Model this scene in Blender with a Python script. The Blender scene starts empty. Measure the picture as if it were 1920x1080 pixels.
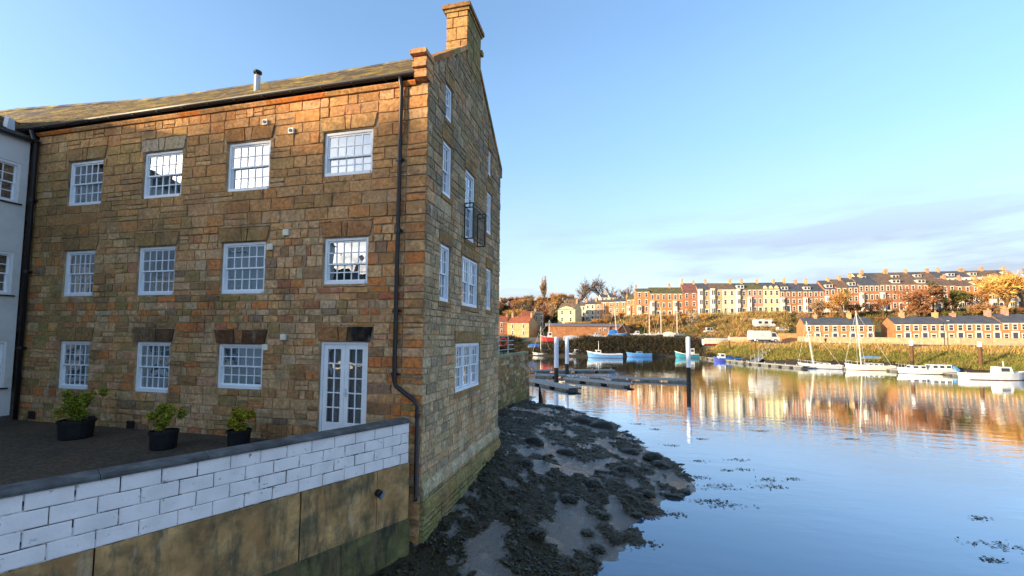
import bpy, math, random
import numpy as np
from mathutils import Vector, Matrix, noise as mnoise

# ------------------------------------------------------------------ camera
FPX, CX, CY = 804.8, 960.04, 582.34            # focal length / principal point in photo pixels (1920 wide)
YAW, PIT, ROL = math.radians(13.498), math.radians(3.4229), math.radians(0.5338)
EYE = Vector((4.5255, -9.6579, 5.70))
FW = Vector((-math.sin(YAW)*math.cos(PIT), math.cos(YAW)*math.cos(PIT), math.sin(PIT)))
_r = Vector((math.cos(YAW), math.sin(YAW), 0)); _u = _r.cross(FW)
RT = _r*math.cos(ROL) + _u*math.sin(ROL)
UP = -_r*math.sin(ROL) + _u*math.cos(ROL)
scene = bpy.context.scene
COL = scene.collection
cam = bpy.data.cameras.new('camera')
cam.sensor_width = 36.0; cam.lens = FPX/1920*36; cam.shift_y = (CY-540)/1920
cam.clip_start = 0.1; cam.clip_end = 6000
cam_ob = bpy.data.objects.new('camera', cam); COL.objects.link(cam_ob)
cam_ob.matrix_world = Matrix(((RT.x, UP.x, -FW.x, EYE.x), (RT.y, UP.y, -FW.y, EYE.y), (RT.z, UP.z, -FW.z, EYE.z), (0, 0, 0, 1)))
scene.camera = cam_ob
# ------------------------------------------------------------------ sky, sun, exposure
SUN_EL = math.radians(9.5)
SUN_AZ = Vector((-0.80, -0.60)).normalized()
SUN = Vector((SUN_AZ.x*math.cos(SUN_EL), SUN_AZ.y*math.cos(SUN_EL), math.sin(SUN_EL)))
world = bpy.data.worlds.new('World'); scene.world = world; world.use_nodes = True
wt = world.node_tree; wt.nodes.clear()
def wn(t, **k):
    n = wt.nodes.new(t)
    for a, b in k.items(): setattr(n, a, b)
    return n
def wmath(op, a, b=None, c=None):
    n = wn('ShaderNodeMath', operation=op)
    for i, q in enumerate((a, b, c)):
        if q is None: continue
        if isinstance(q, (int, float)): n.inputs[i].default_value = q
        else: wt.links.new(q, n.inputs[i])
    return n.outputs[0]
sky = wn('ShaderNodeTexSky', sky_type='NISHITA', sun_disc=False)
sky.sun_elevation = SUN_EL; sky.sun_rotation = math.atan2(SUN.x, SUN.y)
sky.air_density = 1.0; sky.dust_density = 2.5; sky.ozone_density = 3.0
bg = wn('ShaderNodeBackground'); bg.inputs[1].default_value = 0.15
wt.links.new(sky.outputs[0], bg.inputs[0])
tc = wn('ShaderNodeTexCoord'); sep = wn('ShaderNodeSeparateXYZ'); wt.links.new(tc.outputs['Generated'], sep.inputs[0])
mp = wn('ShaderNodeMapping'); mp.inputs['Scale'].default_value = (1.6, 1.6, 10.0); mp.inputs['Location'].default_value = (0.35, 0.1, 0.0)
wt.links.new(tc.outputs['Generated'], mp.inputs[0])
cn = wn('ShaderNodeTexNoise'); cn.inputs['Scale'].default_value = 1.7; cn.inputs['Detail'].default_value = 7; cn.inputs['Roughness'].default_value = 0.55
wt.links.new(mp.outputs[0], cn.inputs['Vector'])
el = sep.outputs[2]
# low bank of cloud round the horizon, thin haze under it
band = wmath('MULTIPLY', wmath('MINIMUM', wmath('MAXIMUM', wmath('MULTIPLY', wmath('SUBTRACT', el, 0.03), 12.0), 0.0), 1.0),
             wmath('MINIMUM', wmath('MAXIMUM', wmath('MULTIPLY', wmath('SUBTRACT', 0.29, el), 8.0), 0.0), 1.0))
cov = wmath('MINIMUM', wmath('MAXIMUM', wmath('MULTIPLY', wmath('SUBTRACT', cn.outputs[0], 0.44), 5.0), 0.0), 1.0)
cfac = wmath('MULTIPLY', wmath('MULTIPLY', band, cov), 0.8)
bg2 = wn('ShaderNodeBackground'); bg2.inputs[0].default_value = (0.60, 0.66, 0.80, 1); bg2.inputs[1].default_value = 0.25
# thin high veil over the whole sky
vn = wn('ShaderNodeTexNoise'); vn.inputs['Scale'].default_value = 1.3; vn.inputs['Detail'].default_value = 4
wt.links.new(tc.outputs['Generated'], vn.inputs['Vector'])
vfac = wmath('MINIMUM', wmath('MAXIMUM', wmath('MULTIPLY_ADD', wmath('SUBTRACT', vn.outputs[0], 0.5), 0.8, 0.42), 0.25), 0.65)
vfac = wmath('MULTIPLY', vfac, wmath('MAXIMUM', wmath('MULTIPLY_ADD', el, -1.9, 1.4), 0.3))     # thicker towards the horizon
bg3 = wn('ShaderNodeBackground'); bg3.inputs[1].default_value = 0.33
vc = wn('ShaderNodeMix', data_type='RGBA'); wt.links.new(wmath('MINIMUM', wmath('MAXIMUM', wmath('MULTIPLY', el, 2.6), 0.0), 1.0), vc.inputs[0])
vc.inputs[6].default_value = (0.92, 0.84, 0.90, 1); vc.inputs[7].default_value = (0.46, 0.72, 1.0, 1); wt.links.new(vc.outputs[2], bg3.inputs[0])
mx2 = wn('ShaderNodeMixShader'); wt.links.new(vfac, mx2.inputs[0]); wt.links.new(bg.outputs[0], mx2.inputs[1]); wt.links.new(bg3.outputs[0], mx2.inputs[2])
mx = wn('ShaderNodeMixShader'); wt.links.new(cfac, mx.inputs[0]); wt.links.new(mx2.outputs[0], mx.inputs[1]); wt.links.new(bg2.outputs[0], mx.inputs[2])
wo = wn('ShaderNodeOutputWorld'); wt.links.new(mx.outputs[0], wo.inputs[0])
sl = bpy.data.lights.new('sun', 'SUN'); sl.energy = 2.7; sl.angle = math.radians(0.53); sl.color = (1.0, 0.76, 0.47)
so = bpy.data.objects.new('sun', sl); COL.objects.link(so); so.location = (-60, -90, 60)
so.rotation_euler = SUN.to_track_quat('Z', 'Y').to_euler()
vs = scene.view_settings; vs.view_transform = 'Standard'; vs.look = 'None'; vs.gamma = 1.0; vs.use_curve_mapping = False
vs.exposure = 1.85

# ------------------------------------------------------------------ pixel helpers (photo pixels -> world)
def ray(x, y): return FW + RT*((x-CX)/FPX) - UP*((y-CY)/FPX)
def on(x, y, ax, val):
    d = ray(x, y); return EYE + d*((val-EYE[ax])/d[ax])
def at(x, y, dep): return EYE + ray(x, y)*dep
def w0(x, y, z=0.0): return on(x, y, 2, z)
def depth_of(P): return (P-EYE).dot(FW)
CAMROT = YAW                                     # world angle of the picture's rightward axis
R = random.Random(7)

# ------------------------------------------------------------------ mesh helpers
class MB:
    def __init__(s): s.v = []; s.f = []; s.m = []; s.c = []
    def add(s, vs_, fs, m=0, c=(1, 1, 1)):
        o = len(s.v); s.v.extend(tuple(q) for q in vs_); s.c.extend([c]*len(vs_))
        for f in fs: s.f.append(tuple(i+o for i in f)); s.m.append(m)
    def box(s, a, b, m=0, c=(1, 1, 1), M=None):
        x0, y0, z0 = a; x1, y1, z1 = b
        p = [(x0, y0, z0), (x1, y0, z0), (x1, y1, z0), (x0, y1, z0), (x0, y0, z1), (x1, y0, z1), (x1, y1, z1), (x0, y1, z1)]
        if M: p = [M(*q) if callable(M) else M @ Vector(q) for q in p]
        s.add(p, [(0, 3, 2, 1), (4, 5, 6, 7), (0, 1, 5, 4), (1, 2, 6, 5), (2, 3, 7, 6), (3, 0, 4, 7)], m, c)
    def tube(s, pts, rad, seg=8, m=0, c=(1, 1, 1), cap=True):
        pts = [Vector(p) for p in pts]; n = len(pts)
        if not hasattr(rad, '__len__'): rad = [rad]*n
        vs_ = []; fs = []
        for i, p in enumerate(pts):
            t = (pts[min(i+1, n-1)]-pts[max(i-1, 0)])
            t = t.normalized() if t.length > 1e-9 else Vector((0, 0, 1))
            a = Vector((0, 0, 1)) if abs(t.z) < .9 else Vector((1, 0, 0))
            e1 = t.cross(a).normalized(); e2 = t.cross(e1)
            for k in range(seg):
                an = 2*math.pi*k/seg; vs_.append(p + (e1*math.cos(an)+e2*math.sin(an))*rad[i])
        for i in range(n-1):
            for k in range(seg):
                k2 = (k+1) % seg; fs.append((i*seg+k, i*seg+k2, (i+1)*seg+k2, (i+1)*seg+k))
        if cap: fs.append(tuple(range(seg))[::-1]); fs.append(tuple((n-1)*seg+k for k in range(seg)))
        s.add(vs_, fs, m, c)
    def lathe(s, prof, seg=12, ctr=(0, 0, 0), m=0, c=(1, 1, 1)):
        vs_ = []; fs = []; n = len(prof)
        for r, z in prof:
            for k in range(seg):
                an = 2*math.pi*k/seg; vs_.append((ctr[0]+r*math.cos(an), ctr[1]+r*math.sin(an), ctr[2]+z))
        for i in range(n-1):
            for k in range(seg):
                k2 = (k+1) % seg; fs.append((i*seg+k, i*seg+k2, (i+1)*seg+k2, (i+1)*seg+k))
        fs.append(tuple(range(seg))[::-1]); fs.append(tuple((n-1)*seg+k for k in range(seg)))
        s.add(vs_, fs, m, c)
    def prism(s, poly, f0, f1, m=0, c=(1, 1, 1)):
        """poly: 2-D outline; f0/f1 map (a,b) to the two end faces"""
        n = len(poly); vs_ = [f0(*q) for q in poly]+[f1(*q) for q in poly]
        s.add(vs_, [tuple(range(n))[::-1], tuple(range(n, 2*n))]+[(i, (i+1) % n, n+(i+1) % n, n+i) for i in range(n)], m, c)
    def mesh(s, name, mats, smooth=False):
        me = bpy.data.meshes.new(name); me.from_pydata(s.v, [], s.f)
        for mt in (mats if isinstance(mats, (list, tuple)) else [mats]): me.materials.append(mt)
        if s.m and max(s.m): me.polygons.foreach_set('material_index', s.m)
        a = me.attributes.new('Col', 'FLOAT_COLOR', 'POINT')
        arr = np.ones((len(s.v), 4), np.float32)
        if s.c: arr[:, :3] = np.array(s.c, np.float32)
        a.data.foreach_set('color', arr.ravel())
        if smooth: me.polygons.foreach_set('use_smooth', [True]*len(me.polygons))
        me.update(); return me
    def build(s, name, mats, parent=None, smooth=False, loc=None, **pr):
        return link(name, s.mesh(name, mats, smooth), parent, loc, **pr)
def link(name, me, parent=None, loc=None, rz=0, **pr):
    o = bpy.data.objects.new(name, me); COL.objects.link(o)
    if parent: o.parent = parent
    if loc is not None: o.location = loc
    if rz: o.rotation_euler = (0, 0, rz)
    for k, v in pr.items(): o[k] = v
    return o
def tag(o, label, cat, group=None):
    o['label'] = label; o['category'] = cat
    if group: o['group'] = group
    return o
def thing(name, label, cat, loc=(0, 0, 0), rz=0, group=None):
    return tag(link(name, None, None, loc, rz), label, cat, group)
def copy_tree(o, parent=None):
    c = o.copy(); COL.objects.link(c); c.parent = parent
    for ch in list(o.children): copy_tree(ch, c)
    return c
def struct(o): o['kind'] = 'structure'; return o
def stuff(o): o['kind'] = 'stuff'; return o
def lerp(a, b, t): return a+(b-a)*t
def pw(x, pts):
    if x <= pts[0][0]: return pts[0][1]
    for (a, b), (c, d) in zip(pts, pts[1:]):
        if x <= c: return b+(d-b)*(x-a)/(c-a)
    return pts[-1][1]
def srgb(r, g, b, k=1.0):
    f = lambda q: ((q/255+.055)/1.055)**2.4 if q/255 > .04045 else q/255/12.92
    return (f(r)*k, f(g)*k, f(b)*k)

# ------------------------------------------------------------------ materials
MATS = {}
def streaks(m, cols, zs=.25, sc=2.2):
    nt = m.node_tree; N = nt.nodes; L = nt.links; bs = N['Principled BSDF']; src = bs.inputs['Base Color'].links[0].from_socket; g = N.new('ShaderNodeNewGeometry')
    for i, (c, lo, hi, am) in enumerate(cols):
        mpn = N.new('ShaderNodeMapping'); mpn.inputs['Scale'].default_value = (1, 1, zs); mpn.inputs['Location'].default_value = (i*7.3, i*3.1, i); L.new(g.outputs['Position'], mpn.inputs[0])
        n = N.new('ShaderNodeTexNoise'); n.inputs['Scale'].default_value = sc*(1+.5*i); n.inputs['Detail'].default_value = 7; n.inputs['Roughness'].default_value = .68; L.new(mpn.outputs[0], n.inputs['Vector'])
        r = N.new('ShaderNodeMapRange'); r.inputs[1].default_value = lo; r.inputs[2].default_value = hi; r.inputs[4].default_value = am; L.new(n.outputs[0], r.inputs[0])
        x = N.new('ShaderNodeMix'); x.data_type = 'RGBA'; L.new(r.outputs[0], x.inputs[0]); L.new(src, x.inputs[6]); x.inputs[7].default_value = (*c, 1); src = x.outputs[2]
    L.new(src, bs.inputs['Base Color'])
def mat(name, col=(.5, .5, .5), rough=.8, var=.25, vscale=3.0, bump=0.0, bscale=20.0, attr=False, metallic=0.0, spec=.3,
        stain=None, stain_amt=0.0, stain_scale=.8, objrand=0.0, coat=0.0):
    if name in MATS: return MATS[name]
    m = bpy.data.materials.new(name); m.use_nodes = True; nt = m.node_tree; N = nt.nodes; L = nt.links
    b = N['Principled BSDF']; b.inputs['Roughness'].default_value = rough; b.inputs['Metallic'].default_value = metallic
    b.inputs['Specular IOR Level'].default_value = spec
    if coat: b.inputs['Coat Weight'].default_value = coat; b.inputs['Coat Roughness'].default_value = .15
    g = N.new('ShaderNodeNewGeometry')
    if attr:
        a = N.new('ShaderNodeAttribute'); a.attribute_name = 'Col'; base = a.outputs['Color']
    else:
        a = N.new('ShaderNodeRGB'); a.outputs[0].default_value = (*col, 1); base = a.outputs[0]
    def mul(c, fac):
        x = N.new('ShaderNodeMix'); x.data_type = 'RGBA'; x.blend_type = 'MULTIPLY'; x.inputs[0].default_value = 1
        L.new(c, x.inputs[6]); L.new(fac, x.inputs[7]); return x.outputs[2]
    def noise(sc, det=5, ro=.6):
        n = N.new('ShaderNodeTexNoise'); n.inputs['Scale'].default_value = sc; n.inputs['Detail'].default_value = det; n.inputs['Roughness'].default_value = ro
        L.new(g.outputs['Position'], n.inputs['Vector']); return n.outputs[0]
    def rng(fac, a0, a1, b0, b1):
        r = N.new('ShaderNodeMapRange'); r.inputs[1].default_value = a0; r.inputs[2].default_value = a1; r.inputs[3].default_value = b0; r.inputs[4].default_value = b1
        L.new(fac, r.inputs[0]); return r.outputs[0]
    if stain:
        x = N.new('ShaderNodeMix'); x.data_type = 'RGBA'; L.new(rng(noise(stain_scale, 6, .65), .46, .66, 0, stain_amt), x.inputs[0])
        L.new(base, x.inputs[6]); x.inputs[7].default_value = (*stain, 1); base = x.outputs[2]
    if var: base = mul(base, rng(noise(vscale), .3, .7, 1-var, 1+var))
    if objrand:
        oi = N.new('ShaderNodeObjectInfo'); base = mul(base, rng(oi.outputs['Random'], 0, 1, 1-objrand, 1+objrand))
    L.new(base, b.inputs['Base Color'])
    if bump:
        bp = N.new('ShaderNodeBump'); bp.inputs['Strength'].default_value = bump; bp.inputs['Distance'].default_value = .03
        L.new(noise(bscale, 6, .7), bp.inputs['Height']); L.new(bp.outputs[0], b.inputs['Normal'])
    MATS[name] = m; return m
M_STONE = mat('sandstone', attr=True, rough=.93, var=.42, vscale=11, bump=.9, bscale=24, spec=.12, stain=(.11, .09, .06), stain_amt=.35, stain_scale=1.3)
streaks(M_STONE, [((.40, .20, .075), .50, .68, .45), ((.10, .082, .055), .52, .68, .5), ((.48, .42, .33), .58, .70, .40)], .6, .9)
M_MORTAR = mat('mortar', srgb(176, 150, 116), rough=.95, var=.35, vscale=4, bump=.4, spec=.1, stain=(.07, .06, .045), stain_amt=.85, stain_scale=.9)
M_WHITE = mat('white_paint', (.80, .82, .84), rough=.42, var=.05, vscale=6, spec=.4)
M_BLACK = mat('black_iron', (.014, .013, .015), rough=.45, var=.3, vscale=8, spec=.4)
M_PIPE = mat('downpipe_paint', (.016, .013, .014), rough=.4, var=.3, vscale=5, spec=.45)
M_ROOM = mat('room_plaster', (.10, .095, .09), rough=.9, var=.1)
M_BLIND = mat('blind_cloth', (.86, .87, .88), rough=.9, var=.04)
M_BLINDB = mat('blue_grey_blind', (.34, .47, .53), rough=.85, var=.06)
M_NET = mat('net_curtain', (.52, .56, .60), rough=.9, var=.14, vscale=14)
M_CURT = mat('curtain', (.30, .31, .33), rough=.9, var=.25, vscale=9)
M_SLATE = mat('roof_slate', attr=True, rough=.55, var=.3, vscale=7, bump=.3, bscale=25, spec=.45, stain=(.44, .34, .09), stain_amt=.9, stain_scale=1.6)
M_RENDER = mat('white_render', (.66, .67, .66), rough=.85, var=.07, vscale=1.5, bump=.1, stain=(.30, .34, .25), stain_amt=.35, stain_scale=.5)
M_LEAD = mat('lead', (.55, .57, .6), rough=.5, var=.1)
def glass_mat(name, refl=.25, tint=(.75, .82, .85), wav=.012):
    m = bpy.data.materials.new(name); m.use_nodes = True; nt = m.node_tree; N = nt.nodes; L = nt.links; N.clear()
    o = N.new('ShaderNodeOutputMaterial'); tr = N.new('ShaderNodeBsdfTransparent'); tr.inputs[0].default_value = (*tint, 1)
    gl = N.new('ShaderNodeBsdfGlossy'); gl.inputs['Roughness'].default_value = .015; gl.inputs[0].default_value = (.95, .97, 1, 1)
    fr = N.new('ShaderNodeFresnel'); fr.inputs[0].default_value = 1.55
    ad = N.new('ShaderNodeMath'); ad.operation = 'MULTIPLY_ADD'; ad.inputs[1].default_value = 1.3; ad.inputs[2].default_value = refl; ad.use_clamp = True
    L.new(fr.outputs[0], ad.inputs[0])
    g = N.new('ShaderNodeNewGeometry'); nz = N.new('ShaderNodeTexNoise'); nz.inputs['Scale'].default_value = 2.2; nz.inputs['Detail'].default_value = 1
    L.new(g.outputs['Position'], nz.inputs['Vector']); bp = N.new('ShaderNodeBump'); bp.inputs['Strength'].default_value = wav; bp.inputs['Distance'].default_value = 1.0
    L.new(nz.outputs[0], bp.inputs['Height']); L.new(bp.outputs[0], gl.inputs['Normal'])
    mx = N.new('ShaderNodeMixShader'); L.new(ad.outputs[0], mx.inputs[0]); L.new(tr.outputs[0], mx.inputs[1]); L.new(gl.outputs[0], mx.inputs[2]); L.new(mx.outputs[0], o.inputs[0])
    return m
M_GLASS = glass_mat('window_glass')
M_FARGLASS = mat('far_window_glass', (.035, .04, .05), rough=.12, var=.3, vscale=.7, spec=.6)

# ------------------------------------------------------------------ the setting: water
def water_mat():
    m = bpy.data.materials.new('river_water'); m.use_nodes = True; nt = m.node_tree; N = nt.nodes; L = nt.links; N.clear()
    o = N.new('ShaderNodeOutputMaterial'); df = N.new('ShaderNodeBsdfDiffuse'); df.inputs[0].default_value = (.05, .095, .17, 1)
    gl = N.new('ShaderNodeBsdfGlossy'); gl.inputs['Roughness'].default_value = .035; gl.inputs[0].default_value = (.88, .95, 1.0, 1)
    g = N.new('ShaderNodeNewGeometry')
    h = None
    for sc, st, am in ((1.1, (1, 1, 1), 1.0), (5.0, (1, 1, 1), .22)):
        mpn = N.new('ShaderNodeMapping'); mpn.inputs['Rotation'].default_value = (0, 0, -YAW); mpn.inputs['Scale'].default_value = (.45, 1.0, 1)
        L.new(g.outputs['Position'], mpn.inputs[0])
        nz = N.new('ShaderNodeTexNoise'); nz.inputs['Scale'].default_value = sc; nz.inputs['Detail'].default_value = 3
        L.new(mpn.outputs[0], nz.inputs['Vector'])
        q = N.new('ShaderNodeMath'); q.operation = 'MULTIPLY_ADD'; q.inputs[1].default_value = am
        L.new(nz.outputs[0], q.inputs[0])
        if h: L.new(h, q.inputs[2])
        else: q.inputs[2].default_value = 0
        h = q.outputs[0]
    # breeze patches: calm and rippled areas
    nb = N.new('ShaderNodeTexNoise'); nb.inputs['Scale'].default_value = .05; nb.inputs['Detail'].default_value = 2; L.new(g.outputs['Position'], nb.inputs['Vector'])
    mr = N.new('ShaderNodeMapRange'); mr.inputs[1].default_value = .35; mr.inputs[2].default_value = .65; mr.inputs[3].default_value = .01; mr.inputs[4].default_value = .045
    L.new(nb.outputs[0], mr.inputs[0])
    bp = N.new('ShaderNodeBump'); bp.inputs['Distance'].default_value = .5; L.new(mr.outputs[0], bp.inputs['Strength']); L.new(h, bp.inputs['Height'])
    L.new(bp.outputs[0], gl.inputs['Normal'])
    fr = N.new('ShaderNodeFresnel'); fr.inputs[0].default_value = 1.5; L.new(bp.outputs[0], fr.inputs['Normal'])
    ad = N.new('ShaderNodeMath'); ad.operation = 'MULTIPLY_ADD'; ad.inputs[1].default_value = 2.0; ad.inputs[2].default_value = .02; ad.use_clamp = True
    L.new(fr.outputs[0], ad.inputs[0])
    mx = N.new('ShaderNodeMixShader'); L.new(ad.outputs[0], mx.inputs[0]); L.new(df.outputs[0], mx.inputs[1]); L.new(gl.outputs[0], mx.inputs[2]); L.new(mx.outputs[0], o.inputs[0])
    return m
b = MB(); b.add([(-400, -60, 0), (500, -60, 0), (500, 420, 0), (-400, 420, 0)], [(0, 1, 2, 3)])
struct(b.build('river_water', water_mat()))

# ------------------------------------------------------------------ stonework
def TF(u, v, w): return Vector((u, -w, v))           # mill front: u = X, v = Z, w = outwards (-Y)
def TG(u, v, w): return Vector((w, u, v))            # mill gable: u = Y, outwards +X
def layout(u0, u1, courses, openings, rng, wmin, wmax, top=None, gap=.016):
    """coursed rubble: list of quads (4 (u,v) corners) around the openings"""
    out = []
    for (v0, v1) in courses:
        cuts = {u0, u1}
        ops = [o for o in openings if o[2] < v1-.01 and o[3] > v0+.01]
        for o in ops: cuts |= {q for q in (o[0], o[1]) if u0 < q < u1}
        cuts = sorted(cuts)
        for a, bb in zip(cuts, cuts[1:]):
            if bb-a < .02: continue
            n = max(1, round((bb-a)/rng.uniform(wmin*1.25, wmax*.8)))
            ws = [rng.uniform(wmin, wmax) for _ in range(n)]; s = sum(ws); x = a
            for q in ws:
                x1 = x+q/s*(bb-a); lo, hi = v0, v1
                for o in ops:
                    if o[0] <= x+.005 and o[1] >= x1-.005:
                        if o[2] <= lo+.01 and o[3] >= hi-.01: lo = hi
                        elif o[2] <= lo+.01: lo = o[3]
                        elif o[3] >= hi-.01: hi = o[2]
                        else: hi = o[2] if o[2]-lo > hi-o[3] else hi
                if hi-lo > .05:
                    tl = tr = hi
                    if top:
                        tl, tr = min(hi, top(x)), min(hi, top(x1))
                    if min(tl, tr) > lo+.04:
                        g = gap/2
                        # now and then one course is made of two thin stones
                        if hi-lo > .24 and x1-x > .3 and rng.random() < .16 and tl == tr:
                            m = lerp(lo, hi, rng.uniform(.4, .6))
                            out.append([(x+g, lo+g), (x1-g, lo+g), (x1-g, m-g), (x+g, m-g)])
                            out.append([(x+g, m+g), (x1-g, m+g), (x1-g, hi-g), (x+g, hi-g)])
                        else:
                            out.append([(x+g, lo+g), (x1-g, lo+g), (x1-g, tr-g), (x+g, tl-g)])
                x = x1
    return out
def make_courses(z0, z1, rng, lo=.17, hi=.33):
    zs = [z0]
    while zs[-1] < z1-.1: zs.append(zs[-1]+rng.uniform(lo, hi))
    k = (z1-z0)/(zs[-1]-z0); zs = [z0+(z-z0)*k for z in zs]
    return list(zip(zs, zs[1:]))
def stone(mb, T, quad, rng, col, proud=.02, rough=.007, cham=.013, jit=.010):
    q = [Vector((a, c)) for a, c in quad]
    ring = []
    for i in range(4):
        a, c = q[i], q[(i+1) % 4]; ring.append(a); ring.append((a+c)/2)
    J = lambda s: rng.uniform(-s, s)
    ring = [Vector((p.x+J(jit), p.y+J(jit))) for p in ring]
    ctr = sum(ring, Vector((0, 0)))/8
    hx = (max(p.x for p in ring)-min(p.x for p in ring))/2; hy = (max(p.y for p in ring)-min(p.y for p in ring))/2
    kx, ky = max(.3, 1-cham/hx), max(.3, 1-cham/hy)
    inner = [Vector((ctr.x+(p.x-ctr.x)*kx, ctr.y+(p.y-ctr.y)*ky)) for p in ring]
    d = proud+J(.008)
    vs_ = [T(p.x, p.y, -.03) for p in ring]+[T(p.x, p.y, d+J(rough)) for p in inner]+[T(ctr.x+J(.03), ctr.y, d+J(rough)+.004)]
    fs = [(i, (i+1) % 8, 8+(i+1) % 8, 8+i) for i in range(8)]
    fs += [(8+i, 8+(i+1) % 8, 16, 8+(i+7) % 8) for i in (0, 2, 4, 6)]
    o = len(mb.v)
    mb.add(vs_, fs, 0, col)
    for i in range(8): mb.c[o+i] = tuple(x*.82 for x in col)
PAL = {'tan': srgb(176, 140, 100), 'beige': srgb(172, 150, 122), 'orange': srgb(186, 120, 66), 'deep': srgb(158, 92, 48), 'dark': srgb(88, 76, 62), 'slate': srgb(84, 80, 80),
       'olive': srgb(110, 102, 70), 'moss': srgb(96, 96, 56), 'red': srgb(132, 76, 62), 'pink': srgb(184, 148, 130), 'brown': srgb(120, 90, 62), 'grey': srgb(140, 132, 116), 'pale': srgb(196, 174, 146)}
def pick(ws, rng):
    t = sum(w for _, w in ws)*rng.random()
    for k, w in ws:
        t -= w
        if t <= 0: return k
    return ws[-1][0]
def capc(c, m=.62):
    k = min(1, m/max(c)); return tuple(x*k for x in c)
def tint(k, rng, amt=.16):
    f = 1.75*(1+rng.uniform(-amt, amt)); c = PAL[k]; return capc(tuple(max(.01, x*f*w*(1+rng.uniform(-.05, .05))) for x, w in zip(c, (1.14, .98, .80))))
def front_col(u, v, rng):
    n = mnoise.noise(Vector((u*.45, v*.6, 1.3)))
    left = pw(u, [(-13.6, 1), (-10.5, .8), (-7.5, .35), (-4, .1), (0, 0)])
    topb = pw(v, [(10.6, 0), (11.4, 1)])
    low = pw(v, [(4.2, 1), (7.5, .75), (9.3, 0)])
    left *= pw(v, [(3.2, .35), (5.5, .8), (11.4, 1)])*(1-.5*topb)
    right = pw(u, [(-2.6, 0), (-1.2, 1)])*low
    ws = [('tan', 3+2.2*topb), ('beige', 1.8+2.6*low*(1-left)), ('orange', .8+3.2*right+.6*topb), ('deep', .3+1.6*right), ('dark', .55), ('slate', .3*low), ('brown', 2.0*(1-topb*.5)),
          ('olive', .7+3.6*left), ('moss', .1+1.2*left), ('red', .35*low), ('pink', .55*low+.5*topb), ('grey', .7+.5*low), ('pale', 2.4*low*(1-left))]
    c = tint(pick(ws, rng), rng)
    n2 = mnoise.noise(Vector((u*.8, v*1.1, 7.7)))
    mean = lerp_c(lerp_c(PAL['brown'], PAL['tan'], .72+.5*n2), PAL['olive'], .6*left); mean = lerp_c(mean, PAL['orange'], .55*right+max(0, .3*n)); mean = lerp_c(mean, PAL['beige'], .55*low*(1-left)*(1-.6*right)); mean = capc((mean[0]*2.0, mean[1]*1.72, mean[2]*1.42))
    c = lerp_c(c, mean, pw(v, [(7.5, .30), (9.2, .66)]))
    # mid-height band (between the upper rows) is weathered browner
    if 8.6 < v < 9.7: c = tuple(x*.88 for x in c)
    if n > .22: c = tuple(x*.86 for x in c)
    return c
def gable_col(u, v, rng):
    streak = max(0, 1-abs(u-3.1)/1.6)*pw(v, [(9, 0), (10.5, 1)])
    low = pw(v, [(1.2, 1), (2.4, 0)])
    lo_ = pw(v, [(2, 1), (7.5, .7), (9, 0)]); ws = [('grey', 2.6), ('beige', 1.6+2.6*lo_), ('pale', 3.0*lo_),  ('olive', 2.4+1.5*streak), ('moss', .8+2.5*streak+5*low), ('tan', 1.1), ('brown', 1.0), ('dark', 1.2+1.5*pw(v, [(8.5, 0), (10, 1)])), ('slate', 1.0), ('orange', .25), ('pink', .3*(1-low))]
    c = tint(pick(ws, rng), rng)
    c = lerp_c(c, lerp_c(tuple(x*1.9 for x in lerp_c(PAL['grey'], PAL['olive'], .2)), (.58, .46, .32), .6*lo_), .5); c = capc((c[0]*1.08, c[1]*.98, c[2]*.86))
    if low > .3: c = lerp_c(c, srgb(84, 104, 40), .62*low)
    if v > 9.8: c = tuple(x*.8 for x in c)
    return c
def lerp_c(a, b_, t): return tuple(lerp(x, y, t) for x, y in zip(a, b_))

mill = thing('mill_building', 'tall sandstone former mill with white sash windows and mossy slate roof beside the river', 'building')
FRONT = {  # u0,u1,zt,zb
 'W11': (-12.26, -10.81, 11.07, 9.66), 'W12': (-9.20, -7.73, 11.09, 9.69), 'W13': (-6.12, -4.68, 11.08, 9.68), 'W14': (-2.99, -1.53, 11.07, 9.87),
 'W21': (-12.19, -10.91, 8.22, 6.81), 'W22': (-9.20, -7.80, 8.23, 6.80), 'W23': (-6.16, -4.70, 8.23, 6.80), 'W24': (-2.88, -1.58, 8.22, 7.00),
 'W31': (-12.14, -10.86, 5.43, 3.98), 'W32': (-9.07, -7.79, 5.44, 4.00), 'W33': (-6.13, -4.64, 5.42, 4.21), 'D': (-2.88, -1.50, 5.52, 3.22)}
GABLE = {'G41': (1.10, 1.60, 12.73, 11.74), 'G31': (.97, 1.64, 11.06, 9.56), 'G21': (.92, 1.64, 8.18, 6.63), 'G22': (2.62, 4.20, 8.17, 6.63), 'G23': (5.17, 5.81, 8.17, 6.66),
         'G33': (5.10, 5.72, 11.01, 9.48), 'G43': (5.24, 5.62, 12.63, 11.68), 'G12': (2.18, 4.51, 5.47, 4.04), 'G32': (2.80, 3.72, 10.95, 8.75)}
GD = 6.95
def verge(y): return min(12.72+.81*y, 15.47-.79*(y-3.4)) if y > -1 else 12.72
def gtop(y): return verge(y)-.16
LINT = .40
fo = []; lint_quads = []
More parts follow.
